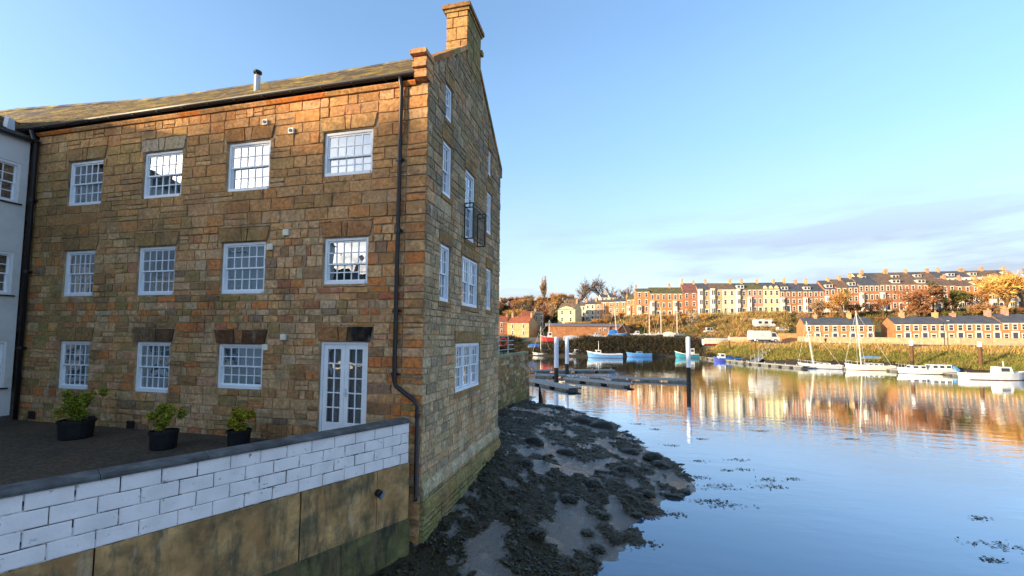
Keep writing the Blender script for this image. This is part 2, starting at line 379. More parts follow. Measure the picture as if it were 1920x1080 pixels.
for k, (a, c, t, bt) in FRONT.items():
    fo.append((a, c, bt, t)); fo.append((a-.14, c+.14, t, t+LINT))
    n = 3; spl = .12; w = c-a; kw = {'W13': .14, 'W14': .10}.get(k, R.uniform(.08, .16))*1.0
    m = (a+c)/2+R.uniform(-.06, .06)
    bot = [a-.05, m-kw*.7, m+kw*.7, c+.05]; tp = [a-.13, m-kw, m+kw, c+.13]
    if k in ('W21', 'W31', 'W22'):
        bot = [a-.05, m, c+.05]; tp = [a-.13, m, c+.13]
    for i in range(len(bot)-1):
        lint_quads.append((k, i, [(bot[i]+.008, t+.012), (bot[i+1]-.008, t+.012), (tp[i+1]-.008, t+LINT-.01), (tp[i]+.008, t+LINT-.01)]))
go = []
for k, (a, c, t, bt) in GABLE.items():
    go.append((a, c, bt, t)); go.append((a-.10, c+.10, t, t+.36)); go.append((a-.08, c+.08, bt-.16, bt))
    lint_quads.append((k, 9, [(a-.09, t+.012), (c+.09, t+.012), (c+.09, t+.35), (a-.09, t+.35)]))
    lint_quads.append((k, 10, [(a-.07, bt-.15), (c+.07, bt-.15), (c+.07, bt-.012), (a-.07, bt-.012)]))
crs = make_courses(.1, 6.0, random.Random(3), .135, .31)+make_courses(6.0, 8.7, random.Random(4), .15, .34)+make_courses(8.7, 12.02, random.Random(6), .22, .37)
rg = random.Random(11)
fcrs = [q for q in crs if q[1] > 2.75]
stones = [('F', q, .012) for q in layout(-13.66, -.55, [c for c in fcrs if c[0] < 8.69], fo, rg, .2, .66, gap=.013)+layout(-13.66, -.55, [c for c in fcrs if c[0] >= 8.69], fo, rg, .32, .92, gap=.010)]
# corner stones: alternating long and short, on both faces
def quoin_cols(cr, u0, u1, ops):
    return layout(u0, u1, cr, ops, rg, .3, .62)
stones += [('F', q, .016) for q in quoin_cols(crs, -.55, 0.0, [])]
gcr = crs+make_courses(12.02, 15.4, random.Random(5), .2, .32)
stones += [('G', q, .012) for q in layout(0.0, GD, gcr, go, rg, .22, .7, gtop, gap=.012)]
def parea(T, q):
    p = []
    for a, c in q:
        d = T(a, c, 0)-EYE; z = d.dot(FW); p.append((d.dot(RT)/z, d.dot(UP)/z))
    return abs(sum(p[i][0]*p[(i+1) % 4][1]-p[(i+1) % 4][0]*p[i][1] for i in range(4)))
# backing walls with real window openings
def backing(T, u0, u1, v0, v1, ops, wd, top=None):
    mb = MB(); us = sorted({u0, u1}|{x for o in ops for x in o[:2]}); vz = sorted({v0, v1}|{x for o in ops for x in o[2:]})
    def fine(l, st):
        r = [l[0]]
        for a in l[1:]:
            n = max(1, math.ceil((a-r[-1])/st)); s0 = r[-1]; r += [s0+(a-s0)*(i+1)/n for i in range(n)]
        return r
    if top: us = fine(us, .2); vz = fine(vz, .2)
    for a, c in zip(us, us[1:]):
        for e, f in zip(vz, vz[1:]):
            m, n = (a+c)/2, (e+f)/2
            if any(o[0] < m < o[1] and o[2] < n < o[3] for o in ops): continue
            if top and n > top(m): continue
            mb.add([T(a, e, wd), T(c, e, wd), T(c, f, wd), T(a, f, wd)], [(0, 1, 2, 3)])
    for a, c, e, f in ops:
        for p, q in (((a, e), (c, e)), ((c, e), (c, f)), ((c, f), (a, f)), ((a, f), (a, e))):
            mb.add([T(*p, wd), T(*q, wd), T(*q, -.34), T(*p, -.34)], [(0, 1, 2, 3)])
    return mb
fw_ops = [(v[0], v[1], v[3], v[2]) for v in FRONT.values()]; gw_ops = [(v[0], v[1], v[3], v[2]) for v in GABLE.values()]
front_wall = backing(TF, -13.7, -.012, .05, 12.1, fw_ops, -.012).build('front_wall', M_MORTAR, mill)
gable_wall = backing(TG, .012, GD, .05, 15.4, gw_ops, -.012, gtop).build('gable_wall', M_MORTAR, mill)
b = MB()                                           # the unseen back and end walls
b.box((-13.7, GD-.4, 0), (-.05, GD-.02, 12.0)); b.box((-24, .0, 2.5), (-13.72, GD, 11.9))
b.build('rear_wall', M_MORTAR, mill)
order = sorted(range(len(stones)), key=lambda i: -parea(TF if stones[i][0] == 'F' else TG, stones[i][1]))
big = set(order[:290]); rest = {'F': MB(), 'G': MB()}
for i, (wl, q, pr) in enumerate(stones):
    T = TF if wl == 'F' else TG; uc = sum(p[0] for p in q)/4; vc = sum(p[1] for p in q)/4
    col = front_col(uc, vc, rg) if wl == 'F' else gable_col(uc, vc, rg)
    # the foot of the gable steps out in two plinth courses
    if wl == 'G' and vc < 2.0: pr += .05 if vc > 1.55 else .09
    if i in big:
        mb = MB(); stone(mb, T, q, rg, col, pr); mb.build('stone', M_STONE, front_wall if wl == 'F' else gable_wall)
    else: stone(rest[wl], T, q, rg, col, pr)
stuff(rest['F'].build('stonework', M_STONE, front_wall)); stuff(rest['G'].build('stonework', M_STONE, gable_wall))
for k, i, q in lint_quads:
    isF = k[0] in 'WD'
    base = {'W14': 'tan', 'W13': 'brown', 'W12': 'grey', 'W24': 'brown', 'W33': 'brown', 'W32': 'dark', 'D': 'brown'}.get(k, 'olive')
    c = tint(base, rg, .1)
    if base == 'olive': c = lerp_c(c, tint('brown', rg, .1), .5)
    if k == 'D' and i == 2: c = (.012, .012, .014)
    if k == 'W33' and i != 1: c = srgb(98, 66, 46)
    if k == 'W32' and i == 2: c = srgb(92, 62, 46)
    mb = MB(); stone(mb, TF if isF else TG, q, rg, c, .024, .003, .01, .003)
    mb.build('lintel_stone' if i != 10 else 'sill_stone', M_STONE, mill)
# chamfered plinth ledges on the gable
for z, w in ((2.0, .07), (1.55, .11)):
    y = 0.0
    while y < GD-.05:
        y1 = min(GD, y+R.uniform(.5, .95)); mb = MB()
        if GD-y1 < .3: y1 = GD
        mb.prism([(.0, z+.16), (w-.02, z+.10), (w+.02, z+.02), (w+.02, z-.13), (0, z-.13)], lambda a, e: (a, y+.01, e), lambda a, e: (a, y1-.01, e), 0, tint('grey' if z > 1.8 else 'olive', R))
        mb.build('plinth_stone', M_STONE, gable_wall); y = y1

# ------------------------------------------------------------------ mill windows
def member(mb, T, a, c, e, f, w0_, w1_, m=0): mb.box((a, e, w0_), (c, f, w1_), m, M=lambda x, y, z: T(x, y, z))
def sash_window(T, parent, a, c, t, bt, nc, nt_, nb, panes=True, blind=None, drop=1.0, rc=.055, split=.5, interior=True, sub=1):
    """box-sash window: outer frame, two sashes with glazing bars, panes; sub = side-by-side pairs"""
    fr = MB(); fw_ = .075
    member(fr, T, a+.004, a+fw_, bt+.004, t-.004, -.20, -rc); member(fr, T, c-fw_, c-.004, bt+.004, t-.004, -.20, -rc)
    member(fr, T, a+fw_, c-fw_, t-fw_, t-.004, -.20, -rc); member(fr, T, a+fw_, c-fw_, bt+.004, bt+.085, -.20, -rc+.03)
    mid = bt+(t-bt)*split
    win = fr.build('window', M_WHITE, parent)
    sash = MB(); allp = []
    gb = .013
    spans = [(a+fw_, c-fw_)]
    if sub > 1:
        W_ = (c-a-2*fw_-(sub-1)*.07)/sub; spans = [(a+fw_+i*(W_+.07), a+fw_+i*(W_+.07)+W_) for i in range(sub)]
        for i in range(sub-1): member(sash, T, spans[i][1], spans[i+1][0], bt+.085, t-fw_, -.19, -rc-.006)
    for (p, q) in spans:
        for (lo, hi, n, wd) in ((mid-.022, t-fw_, nt_, -.085), (bt+.085, mid+.022, nb, -.125)):
            st = .042
            member(sash, T, p, p+st, lo, hi, wd-.04, wd); member(sash, T, q-st, q, lo, hi, wd-.04, wd)
            member(sash, T, p+st, q-st, hi-st, hi, wd-.04, wd); member(sash, T, p+st, q-st, lo, lo+st, wd-.04, wd)
            iu0, iu1, iv0, iv1 = p+st, q-st, lo+st, hi-st; cw = (iu1-iu0)/nc; ch = (iv1-iv0)/n
            for i in range(1, nc): member(sash, T, iu0+i*cw-gb, iu0+i*cw+gb, iv0, iv1, wd-.03, wd-.003)
            for j in range(1, n): member(sash, T, iu0, iu1, iv0+j*ch-gb, iv0+j*ch+gb, wd-.031, wd-.004)
            for i in range(nc):
                for j in range(n): allp.append((iu0+i*cw, iu0+(i+1)*cw, iv0+j*ch, iv0+(j+1)*ch, wd-.018))
    sash.build('sash', M_WHITE, win)
    gm = MB()
    for (p, q, e, f, wd) in allp:
        mb = MB() if panes else gm
        s = [R.uniform(-.0012, .0012) for _ in range(3)]
        mb.add([T(p, e, wd), T(q, e, wd+s[0]), T(q, f, wd+s[0]+s[1]), T(p, f, wd+s[1])], [(0, 1, 2, 3)])
        if panes: mb.build('pane', M_GLASS, win)
    if not panes: stuff(gm.build('glazing', M_GLASS, win))
    if interior:
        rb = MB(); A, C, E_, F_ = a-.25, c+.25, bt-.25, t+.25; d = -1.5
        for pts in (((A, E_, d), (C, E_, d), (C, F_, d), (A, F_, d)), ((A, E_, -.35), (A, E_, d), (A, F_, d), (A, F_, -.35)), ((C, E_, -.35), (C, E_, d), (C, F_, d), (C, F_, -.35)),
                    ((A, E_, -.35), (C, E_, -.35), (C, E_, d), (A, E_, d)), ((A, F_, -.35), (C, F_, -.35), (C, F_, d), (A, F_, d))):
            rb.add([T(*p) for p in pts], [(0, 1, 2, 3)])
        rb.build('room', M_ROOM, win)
    if blind:
        mt, kind = blind; mb = MB(); lo = t-(t-bt)*drop
        if kind == 'blind':
            member(mb, T, a+.03, c-.03, lo, t-.02, -.235, -.225)
        else:                                       # gathered curtains, as folds
            rngs = [(a+.02, a+.02+(c-a)*.24), (c-.02-(c-a)*.24, c-.02)] if kind == 'curtains' else [(a+.02, c-.02)]
            for p, q in rngs:
                n = max(6, int((q-p)/.03)); vs_ = []; fs = []
                for i in range(n+1):
                    w = -.25+.018*math.sin(i*1.9)+.008*math.sin(i*.8)
                    vs_ += [T(lerp(p, q, i/n), lo, w), T(lerp(p, q, i/n), t-.02, w)]
                    if i: fs.append((2*i-2, 2*i, 2*i+1, 2*i-1))
                mb.add(vs_, fs)
        mb.build('blind' if kind == 'blind' else 'curtain', mt, win)
    return win
spec = {'W11': (None, 1), 'W12': ((M_BLINDB, 'blind'), 1), 'W13': ((M_BLIND, 'blind'), 1), 'W14': ((M_BLIND, 'blind'), 1), 'W21': ((M_CURT, 'curtains'), 1), 'W22': ((M_CURT, 'curtains'), 1),
        'W23': ((M_BLINDB, 'blind'), 1), 'W24': ((M_BLIND, 'blind'), .55), 'W31': ((M_BLINDB, 'blind'), .96), 'W32': ((M_BLINDB, 'blind'), .98), 'W33': ((M_BLINDB, 'blind'), 1)}
for k, (bl, dr) in spec.items():
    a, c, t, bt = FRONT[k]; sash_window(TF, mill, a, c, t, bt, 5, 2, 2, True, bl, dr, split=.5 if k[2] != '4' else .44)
for k, nc, sub in (('G41', 2, 1), ('G31', 3, 1), ('G21', 3, 1), ('G22', 3, 2), ('G23', 3, 1), ('G33', 3, 1), ('G43', 2, 1), ('G12', 3, 3)):
    a, c, t, bt = GABLE[k]; sash_window(TG, mill, a, c, t, bt, nc, 2, 2, False, (M_NET, 'curtains') if sub == 1 else ((M_NET, 'blind')), .5 if sub > 1 else 1, sub=sub, rc=.04)
# double French door in the front
def french_door(T, a, c, t, bt, rows, panes=True):
    fr = MB(); fw_ = .07
    member(fr, T, a+.004, a+fw_, bt, t-.004, -.18, -.05); member(fr, T, c-fw_, c-.004, bt, t-.004, -.18, -.05); member(fr, T, a+fw_, c-fw_, t-fw_, t-.004, -.18, -.05)
    door = fr.build('door', M_WHITE, mill); m = (a+c)/2
    for (p, q) in ((a+fw_+.004, m-.003), (m+.003, c-fw_-.004)):
        lf = MB(); st = .115; lo, hi = bt+.01, t-fw_-.004; wd = -.075
        member(lf, T, p, p+st, lo, hi, wd-.045, wd); member(lf, T, q-st, q, lo, hi, wd-.045, wd)
        member(lf, T, p+st, q-st, hi-st, hi, wd-.045, wd); member(lf, T, p+st, q-st, lo, lo+.24, wd-.045, wd)
        iu0, iu1, iv0, iv1 = p+st, q-st, lo+.24, hi-st; ch = (iv1-iv0)/rows; mm = (iu0+iu1)/2
        member(lf, T, mm-.014, mm+.014, iv0, iv1, wd-.035, wd-.004)
        for j in range(1, rows): member(lf, T, iu0, iu1, iv0+j*ch-.014, iv0+j*ch+.014, wd-.036, wd-.005)
        lf.build('door_leaf', M_WHITE, door)
        for j in range(rows):
            for (x0, x1) in ((iu0, mm), (mm, iu1)):
                mb = MB(); mb.add([T(x0, iv0+j*ch, wd-.02), T(x1, iv0+j*ch, wd-.02), T(x1, iv0+(j+1)*ch, wd-.02), T(x0, iv0+(j+1)*ch, wd-.02)], [(0, 1, 2, 3)]); mb.build('pane', M_GLASS, door)
    mb = MB(); mb.tube([T(m+.05, bt+1.0, -.07), T(m+.05, bt+1.0, -.02), T(m+.16, bt+1.0, -.02)], .011, 6); member(mb, T, m+.03, m+.07, bt+.9, bt+1.12, -.074, -.066); mb.build('door_handle', M_LEAD, door)
    rb = MB(); n = 40; vs_ = []; fs = []
    for i in range(n+1):
        w = -.26+.014*math.sin(i*1.7); vs_ += [T(lerp(a+.03, c-.03, i/n), bt, w), T(lerp(a+.03, c-.03, i/n), t-.02, w)]
        if i: fs.append((2*i-2, 2*i, 2*i+1, 2*i-1))
    rb.add(vs_, fs); rb.build('curtain', M_NET, door)
french_door(TF, *FRONT['D'], 5)
# glazed door with Juliet balcony in the gable
a, c, t, bt = GABLE['G32']; sash_window(TG, mill, a, c, t, bt, 2, 3, 3, False, None, 1, rc=.03)
jb = MB(); y0, y1, zb, zt = 2.72, 3.98, 8.70, 9.80
for z in (zb, zt, zt-.13): jb.tube([(.03, y0, z), (.30, y0, z), (.30, y1, z), (.03, y1, z)], .020, 6)
for y in (y0, y1):
    jb.tube([(.30, y, zb), (.30, y, zt)], .022, 6); jb.tube([(.03, y, zb), (.03, y, zt)], .018, 6)
n = 13
for i in range(1, n): jb.tube([(.30, lerp(y0, y1, i/n), zb), (.30, lerp(y0, y1, i/n), zt-.13)], .009, 5)
jb.build('balcony_railing', M_BLACK, mill)

# ------------------------------------------------------------------ mill roof, chimney, rainwater goods
def ridge_z(x): return pw(x, [(-24, 15.75), (-21.7, 15.7), (-13.5, 15.18), (-6.5, 15.13), (0, 15.2)])
def eave_z(x): return 12.28+.02*math.sin(x*.7)
SLC = [srgb(92, 88, 90), srgb(104, 96, 92), srgb(82, 78, 82), srgb(118, 104, 84), srgb(98, 92, 80)]
def slate_roof(parent, fn, n_course, us, w_, name='slate_courses'):
    """fn(u,t) -> point on the slope (t 0 eaves .. 1 ridge), fn(u,t,n) lifted by n"""
    mb = MB()
    for j in range(n_course):
        t0, t1 = j/n_course, min(1, (j+1.25)/n_course); u = us[0]-(w_/2 if j % 2 else 0)
        while u < us[1]:
            a, c = max(us[0], u)+.004, min(us[1], u+w_)-.004; u += w_
            if c-a < .02: continue
            k = R.uniform(0, .008); col = R.choice(SLC)
            mb.add([fn(a, t0, .030+k), fn(c, t0, .030+k), fn(c, t1, .004), fn(a, t1, .004), fn(a, t0, .012), fn(c, t0, .012)], [(0, 1, 2, 3), (0, 4, 5, 1)], 0, col)
    return stuff(mb.build(name, M_SLATE, parent))
def ffront(u, t, n=0): return Vector((u, lerp(-.16, 3.45, t)-.62*n, lerp(eave_z(u), ridge_z(u), t)+.78*n))
roof = MB()
xs = [-24+i*1.0 for i in range(24)]+[-.02]
for a, c in zip(xs, xs[1:]):
    roof.add([ffront(a, 0), ffront(c, 0), ffront(c, 1), ffront(a, 1)], [(0, 1, 2, 3)])
    roof.add([(a, 3.45, ridge_z(a)), (c, 3.45, ridge_z(c)), (c, GD+.15, 12.3), (a, GD+.15, 12.3)], [(0, 1, 2, 3)])
roof = roof.build('roof', mat('roof_deck', (.05, .05, .05), rough=.9), mill)
slate_roof(roof, ffront, 22, (-24, -.30), .33)
x = -24
while x < -.8:
    mb = MB(); x1 = min(-.72, x+.45)
    mb.prism([(-.16, -.11), (0, .07), (.16, -.11), (.13, -.12), (0, .03), (-.13, -.12)], lambda p, q: (x+.004, 3.45+p, ridge_z(x)+q+.035), lambda p, q: (x1-.004, 3.45+p, ridge_z(x1)+q+.035), 0, R.choice(SLC[2:]))
    mb.build('ridge_tile', M_SLATE, roof); x = x1
# raised verge coping on the gable
def coping_run(p0, p1, n):
    for i in range(n):
        a, c = lerp(p0[0], p1[0], i/n), lerp(p0[0], p1[0], (i+1)/n); za, zc = lerp(p0[1], p1[1], i/n), lerp(p0[1], p1[1], (i+1)/n)
        s = .006; mb = MB(); vs_ = []
        for (y, z) in ((a+s, za), (c-s, zc)):
            vs_ += [(-.34, y, z-.17), (.045, y, z-.17), (.045, y, z), (-.34, y, z)]
        mb.add(vs_, [(0, 1, 2, 3), (7, 6, 5, 4), (0, 4, 5, 1), (1, 5, 6, 2), (2, 6, 7, 3), (3, 7, 4, 0)], 0, tint(R.choice(['tan', 'olive', 'brown']), R)); mb.build('coping_stone', M_STONE, gable_wall)
coping_run((.16, verge(.16)), (2.69, verge(2.69)), 4); coping_run((4.06, verge(4.06)), (7.06, verge(7.06)), 5)
kn = MB(); c = tint('tan', R)
kn.box((-.30, -.22, 12.1), (.03, .16, 12.32), 0, c); kn.box((-.32, -.30, 12.325), (.045, .16, 12.44), 0, c); kn.box((-.30, -.24, 12.445), (.035, .16, 12.62), 0, c); kn.box((-.36, -.36, 12.625), (.07, .17, 12.74), 0, c)
kn.build('kneeler', M_STONE, gable_wall)
kn = MB(); kn.box((-.3, GD, 12.2), (.03, GD+.16, 12.55), 0, tint('brown', R)); kn.build('kneeler', M_STONE, gable_wall)
ch = MB(); cy0, cy1, cx0, cx1 = 2.70, 4.05, -.70, .03
zc = 14.35
core = MB(); core.box((cx0+.02, cy0+.02, zc), (cx1-.02, cy1-.02, 16.05), 0, PAL['olive']); chim = core.build('chimney', M_MORTAR, mill)
for j, hgt in enumerate((.40, .36, .42, .34, .18)):
    z1 = zc+hgt
    for (p, q, ax) in ((cx0, cx1, 0), (cy0, cy1, 1)):
        cuts = [p, lerp(p, q, R.uniform(.3, .7)), q] if ax == 0 else [p, lerp(p, q, R.uniform(.25, .45)), lerp(p, q, R.uniform(.6, .8)), q]
        for e, f in zip(cuts, cuts[1:]):
            mb = MB(); cl = lerp_c(tint('olive', R), tint('tan', R), .6)  # sunlit gold mixed into the front face's colour; the side stays plain olive
            if ax == 0: stone(mb, lambda u, v, w: Vector((u, cy0-w, v)), [(e+.006, zc+.006), (f-.006, zc+.006), (f-.006, z1-.006), (e+.006, z1-.006)], R, cl, .012, .003, .01, .003)
            else: stone(mb, lambda u, v, w: Vector((cx1+w, u, v)), [(e+.006, zc+.006), (f-.006, zc+.006), (f-.006, z1-.006), (e+.006, z1-.006)], R, tint('olive', R), .012, .003, .01, .003)
            mb.build('chimney_stone', M_STONE, chim)
    zc = z1
cp = MB(); cp.box((cx0-.05, cy0-.05, 16.052), (cx1+.05, cy1+.05, 16.14), 0, tint('olive', R)); cp.box((cx0-.11, cy0-.11, 16.143), (cx1+.10, cy1+.10, 16.27), 0, tint('brown', R)); cp.build('chimney_cap', M_STONE, chim)
cp = MB(); cp.box((cx1-.02, cy1-.12, 15.4), (cx1+.09, cy1+.06, 15.55), 0, tint('olive', R)); cp.build('chimney_corbel', M_STONE, chim)
# cornice course, gutter with brackets, fascia
x = -13.68
while x < -.36:
    x1 = min(-.33, x+R.uniform(.7, 1.3)); mb = MB(); c = tint(R.choice(['tan', 'orange', 'tan']), R, .1)
    mb.prism([(0, 12.03), (-.05, 12.03), (-.10, 12.10), (-.10, 12.13), (0, 12.13)], lambda p, q: (x+.004, p, q), lambda p, q: (x1-.004, p, q), 0, c); mb.build('cornice_stone', M_STONE, front_wall); x = x1
gm = MB(); prof = [(-.10+.085*math.cos(an)-.06, .085*math.sin(an)) for an in [math.pi+math.pi*i/8 for i in range(9)]]
prof2 = prof+[(p*.9-.016, q*.8+.004) for p, q in prof[::-1]]
gm.prism(prof2, lambda p, q: (-14.6, p, 12.27+q), lambda p, q: (-.30, p, 12.27+q)); gm.box((-14.5, -.045, 12.14), (-.34, -.02, 12.3))
gut = gm.build('gutter', M_BLACK, mill)
x = -14.0
while x < -.4:
    mb = MB(); mb.box((x-.015, -.26, 12.165), (x+.015, -.06, 12.178)); mb.box((x-.012, -.04, 12.02), (x+.012, -.03, 12.18)); mb.build('gutter_bracket', M_BLACK, gut); x += .92
dp = MB(); pp = [(-.70, -.16, 12.22), (-.70, -.16, 12.1), (-.70, -.10, 11.95), (-.70, -.10, 4.62), (-.66, -.11, 4.48), (-.12, -.16, 4.14), (-.035, -.17, 4.02), (-.03, -.17, 1.95), (-.01, -.24, 1.86)]
dp.tube(pp, .052, 10); pipe = dp.build('downpipe', M_PIPE, mill, smooth=True)
for z in (10.1, 8.3, 6.3, 4.75):
    mb = MB(); mb.tube([(-.70, -.10, z-.05), (-.70, -.10, z+.05)], .068, 10); mb.box((-.82, -.06, z-.025), (-.58, -.035, z+.025)); mb.build('pipe_collar', M_PIPE, pipe)
mb = MB(); mb.tube([(-.03, -.17, 3.75), (-.03, -.17, 3.85)], .068, 10); mb.build('pipe_collar', M_PIPE, pipe)
dp = MB(); dp.tube([(-13.62, -.24, 12.15), (-13.60, -.12, 11.7), (-13.60, -.12, 2.98)], .06, 10); pipe2 = dp.build('downpipe', M_BLACK, mill, smooth=True)
for z in (9.9, 7.6, 5.2):
    mb = MB(); mb.tube([(-13.60, -.12, z-.05), (-13.60, -.12, z+.05)], .078, 10); mb.box((-13.66, -.12, z-.02), (-13.45, -.04, z+.02)); mb.build('pipe_collar', M_BLACK, pipe2)
# roof vent pipe
P = ffront(-6.15, .30); mb = MB(); mb.lathe([(.085, -.1), (.085, .48), (.075, .5)], 10, P); vp = mb.build('vent_pipe', M_LEAD, mill, smooth=False)
mb = MB(); mb.lathe([(.06, .5), (.06, .56), (.12, .57), (.12, .63), (.03, .68)], 10, P); mb.build('vent_cap', M_BLACK, vp)
# small pale wall vents and boxes
cream = mat('vent_plastic', (.85, .80, .66), rough=.6, var=.08)
for (px, py, sz, hole) in ((498, 230, .15, 1), (547, 246, .16, 1), (537, 436, .16, 0), (507, 463, .16, 0), (532, 632, .15, 0), (498, 651, .15, 0)):
    P = on(px, py, 1, -.03); mb = MB(); mb.box((P.x-sz/2, -.075, P.z-sz/2), (P.x+sz/2, -.02, P.z+sz/2)); v = mb.build('wall_vent', cream, mill)
    mb = MB()
    if hole: mb.tube([(P.x, -.07, P.z), (P.x, -.095, P.z)], .045, 12); mb.build('vent_hole', M_BLACK, v)
    else:
        for k in range(3): mb.box((P.x-sz*.38, -.085, P.z-sz*.3+k*.045), (P.x+sz*.38, -.0755, P.z-sz*.3+k*.045+.02))
        mb.build('louvre', cream, v)
for (px, py) in ((172, 787), (245, 797), (450, 808), (60, 778)):
    P = on(px, py, 1, -.03); mb = MB()
    mb.box((P.x-.14, -.05, P.z-.12), (P.x+.14, -.035, P.z+.12))
    for k in range(5): mb.box((P.x-.12+k*.055, -.058, P.z-.1), (P.x-.12+k*.055+.02, -.051, P.z+.1))
    mb.build('air_brick', mat('terracotta_grille', (.035, .022, .018), rough=.8), mill)

# ------------------------------------------------------------------ white rendered wing on the left
wing = thing('rendered_house', 'white rendered wing with sash windows at the left edge, joined to the stone mill', 'house', (-13.72, 0, 2.9))
def TW(u, v, w): return Vector((w, u, v-2.9))
wops = []
for (t, bt) in ((11.0, 9.72), (8.16, 6.83), (5.43, 3.98)):
    for y1 in (-.36, -3.6, -6.8, -10.0): wops.append((y1-1.22, y1, bt, t))
backing(TW, -15, -.19, 3.12, 11.86, wops, 0).build('wall', M_RENDER, wing)
b = MB(); b.box((-.02, -15, -.1), (.04, -.19, .21)); b.box((-6.5, -15.0, -.1), (-6.2, -.1, 8.8)); b.box((-6.5, -15.05, -.1), (0, -14.9, 8.8)); b.build('base_course', mat('dark_plinth', (.10, .09, .08), rough=.9), wing)
for (a, c, bt, t) in wops:
    if a > -4.9: sash_window(TW, wing, a, c, t, bt, 4, 2, 2, a > -2, (M_CURT, 'curtains'), 1, rc=.02)
    else: sash_window(TW, wing, a, c, t, bt, 4, 2, 2, False, None, 1, rc=.02, interior=False)
    mb = MB(); mb.box((-.005, a-.06, bt-.04-2.9), (.06, c+.06, bt-2.9)); mb.build('window_sill', M_BLACK, wing)
def fw_(u, t, n=0): return Vector((lerp(.16, -3.25, t)+.62*n, u, lerp(8.92, 10.55, t)+.85*n))
rf = MB(); rf.add([fw_(-15.2, 0), fw_(1.2, 0), fw_(1.2, 1), fw_(-15.2, 1)], [(0, 1, 2, 3)]); rf.add([(-3.25, -15.2, 10.55), (-3.25, 1.2, 10.55), (-6.7, 1.2, 8.9), (-6.7, -15.2, 8.9)], [(0, 1, 2, 3)])
rf.add([(.0, -15.0, 8.9), (-3.25, -15.0, 10.5), (-6.5, -15.0, 8.9)], [(0, 1, 2)])
wr = rf.build('roof', MATS['roof_deck'], wing); slate_roof(wr, fw_, 20, (-15.2, 1.0), .32)
mb = MB(); mb.tube([(.17, -15.2, 8.9), (.17, -.2, 8.9)], .06, 8); mb.build('gutter', M_BLACK, wing)
mb = MB(); mb.prism([(-.22, 0), (.22, 0), (.16, .75), (-.14, .75)], lambda p, q: (-.70, -.42+p*.45, 9.28+q*.55), lambda p, q: (-.50, -.42+p*.45, 9.20+q*.55)); mb.build('flashing_upstand', M_LEAD, wing)

# ------------------------------------------------------------------ yard, boundary wall, tubs
WD = Vector((.431, .9025, 0)).normalized()          # direction of the boundary wall, towards the mill corner
WA = Vector((-.13, -.2, 0)); WN = Vector((WD.y, -WD.x, 0))   # WN points to the river side
def TB(u, v, w): return WA+WD*u+WN*w+Vector((0, 0, v))
M_YARD = mat('yard_gravel', (.10, .066, .04), rough=.95, var=.5, vscale=14, bump=.6, bscale=40, stain=(.04, .04, .03), stain_amt=.6)
b = MB(); q = [(-13.7, -.02), (-.35, -.02)]+[tuple((TB(u, 0, -.12)).xy) for u in (-.2, -12)]+[(-13.7, -12)]
b.add([(x, y, 2.95) for x, y in q], [tuple(range(len(q)))]); struct(b.build('yard', M_YARD))
bw = thing('boundary_wall', 'white painted block wall with dark coping on stained concrete base, below the mill front', 'wall', (0, 0, 0))
M_BLOCK = mat('white_painted_block', (.88, .78, .73), rough=.7, var=.07, vscale=7, bump=.25, bscale=30, stain=(.25, .25, .23), stain_amt=.25, stain_scale=3.5)
M_JOINT = mat('dirty_joint', (.76, .71, .70), rough=.95, var=.1, vscale=3, stain=(.012, .012, .010), stain_amt=1.0, stain_scale=2.6)
M_COPE = mat('coping_concrete', (.085, .082, .078), rough=.8, var=.4, vscale=4, bump=.4, bscale=30, stain=(.20, .20, .19), stain_amt=.5, stain_scale=1.5)
M_CONC = mat('stained_concrete', (.46, .26, .10), rough=.92, var=.5, vscale=2.4, bump=.6, bscale=9, stain=(.085, .085, .05), stain_amt=.9, stain_scale=1.5)
M_CONCG = mat('algae_concrete', (.13, .115, .04), rough=.9, var=.55, vscale=2.4, bump=.6, bscale=9, stain=(.05, .04, .028), stain_amt=.85, stain_scale=1.3)
streaks(M_CONC, [((.36, .17, .06), .48, .66, .75), ((.07, .065, .04), .50, .64, .8), ((.5, .40, .28), .60, .72, .6)])
streaks(M_CONCG, [((.16, .10, .05), .46, .62, .8), ((.02, .02, .016), .5, .64, .8)])
streaks(M_BLOCK, [((.06, .06, .055), .615, .70, .8)], 1.0, 9.0)
streaks(M_JOINT, [((.012, .011, .009), .47, .53, .95)], 1.0, 3.2)
streaks(M_BLIND, [((.72, .74, .76), .5, .7, .4)], 1.0, 2.0)
b = MB(); b.box((-13, 2.73, -.2), (-.10, 3.66, -.018), M=lambda x, y, z: TB(x, y, z)); b.build('joint_backing', M_JOINT, bw)
rows = [(2.735, 2.965), (2.965, 3.195), (3.195, 3.425), (3.425, 3.655)]
for j, (e, f) in enumerate(rows):
    u = -.10; first = .46 if j % 2 else .23
    while u > -12.9:
        u0 = u-(first if first else .46); first = None; mb = MB(); s = R.choice([.004, .006, .008, .011])
        pr_ = R.uniform(-.003, .004)
        p = [(u0+s, e+s), (u-s, e+s), (u-s, f-s), (u0+s, f-s)]; i_ = [(u0+s+.012, e+s+.012), (u-s-.012, e+s+.012), (u-s-.012, f-s-.012), (u0+s+.012, f-s-.012)]
        mb.add([TB(a, c, -.02) for a, c in p]+[TB(a, c, -.004+pr_) for a, c in p]+[TB(a, c, .004+pr_) for a, c in i_],
               [(8, 9, 10, 11)]+[(4+i, 4+(i+1) % 4, 8+(i+1) % 4, 8+i) for i in range(4)]+[(i, (i+1) % 4, 4+(i+1) % 4, 4+i) for i in range(4)])
        mb.build('block', M_BLOCK, bw); u = u0
u = -.10
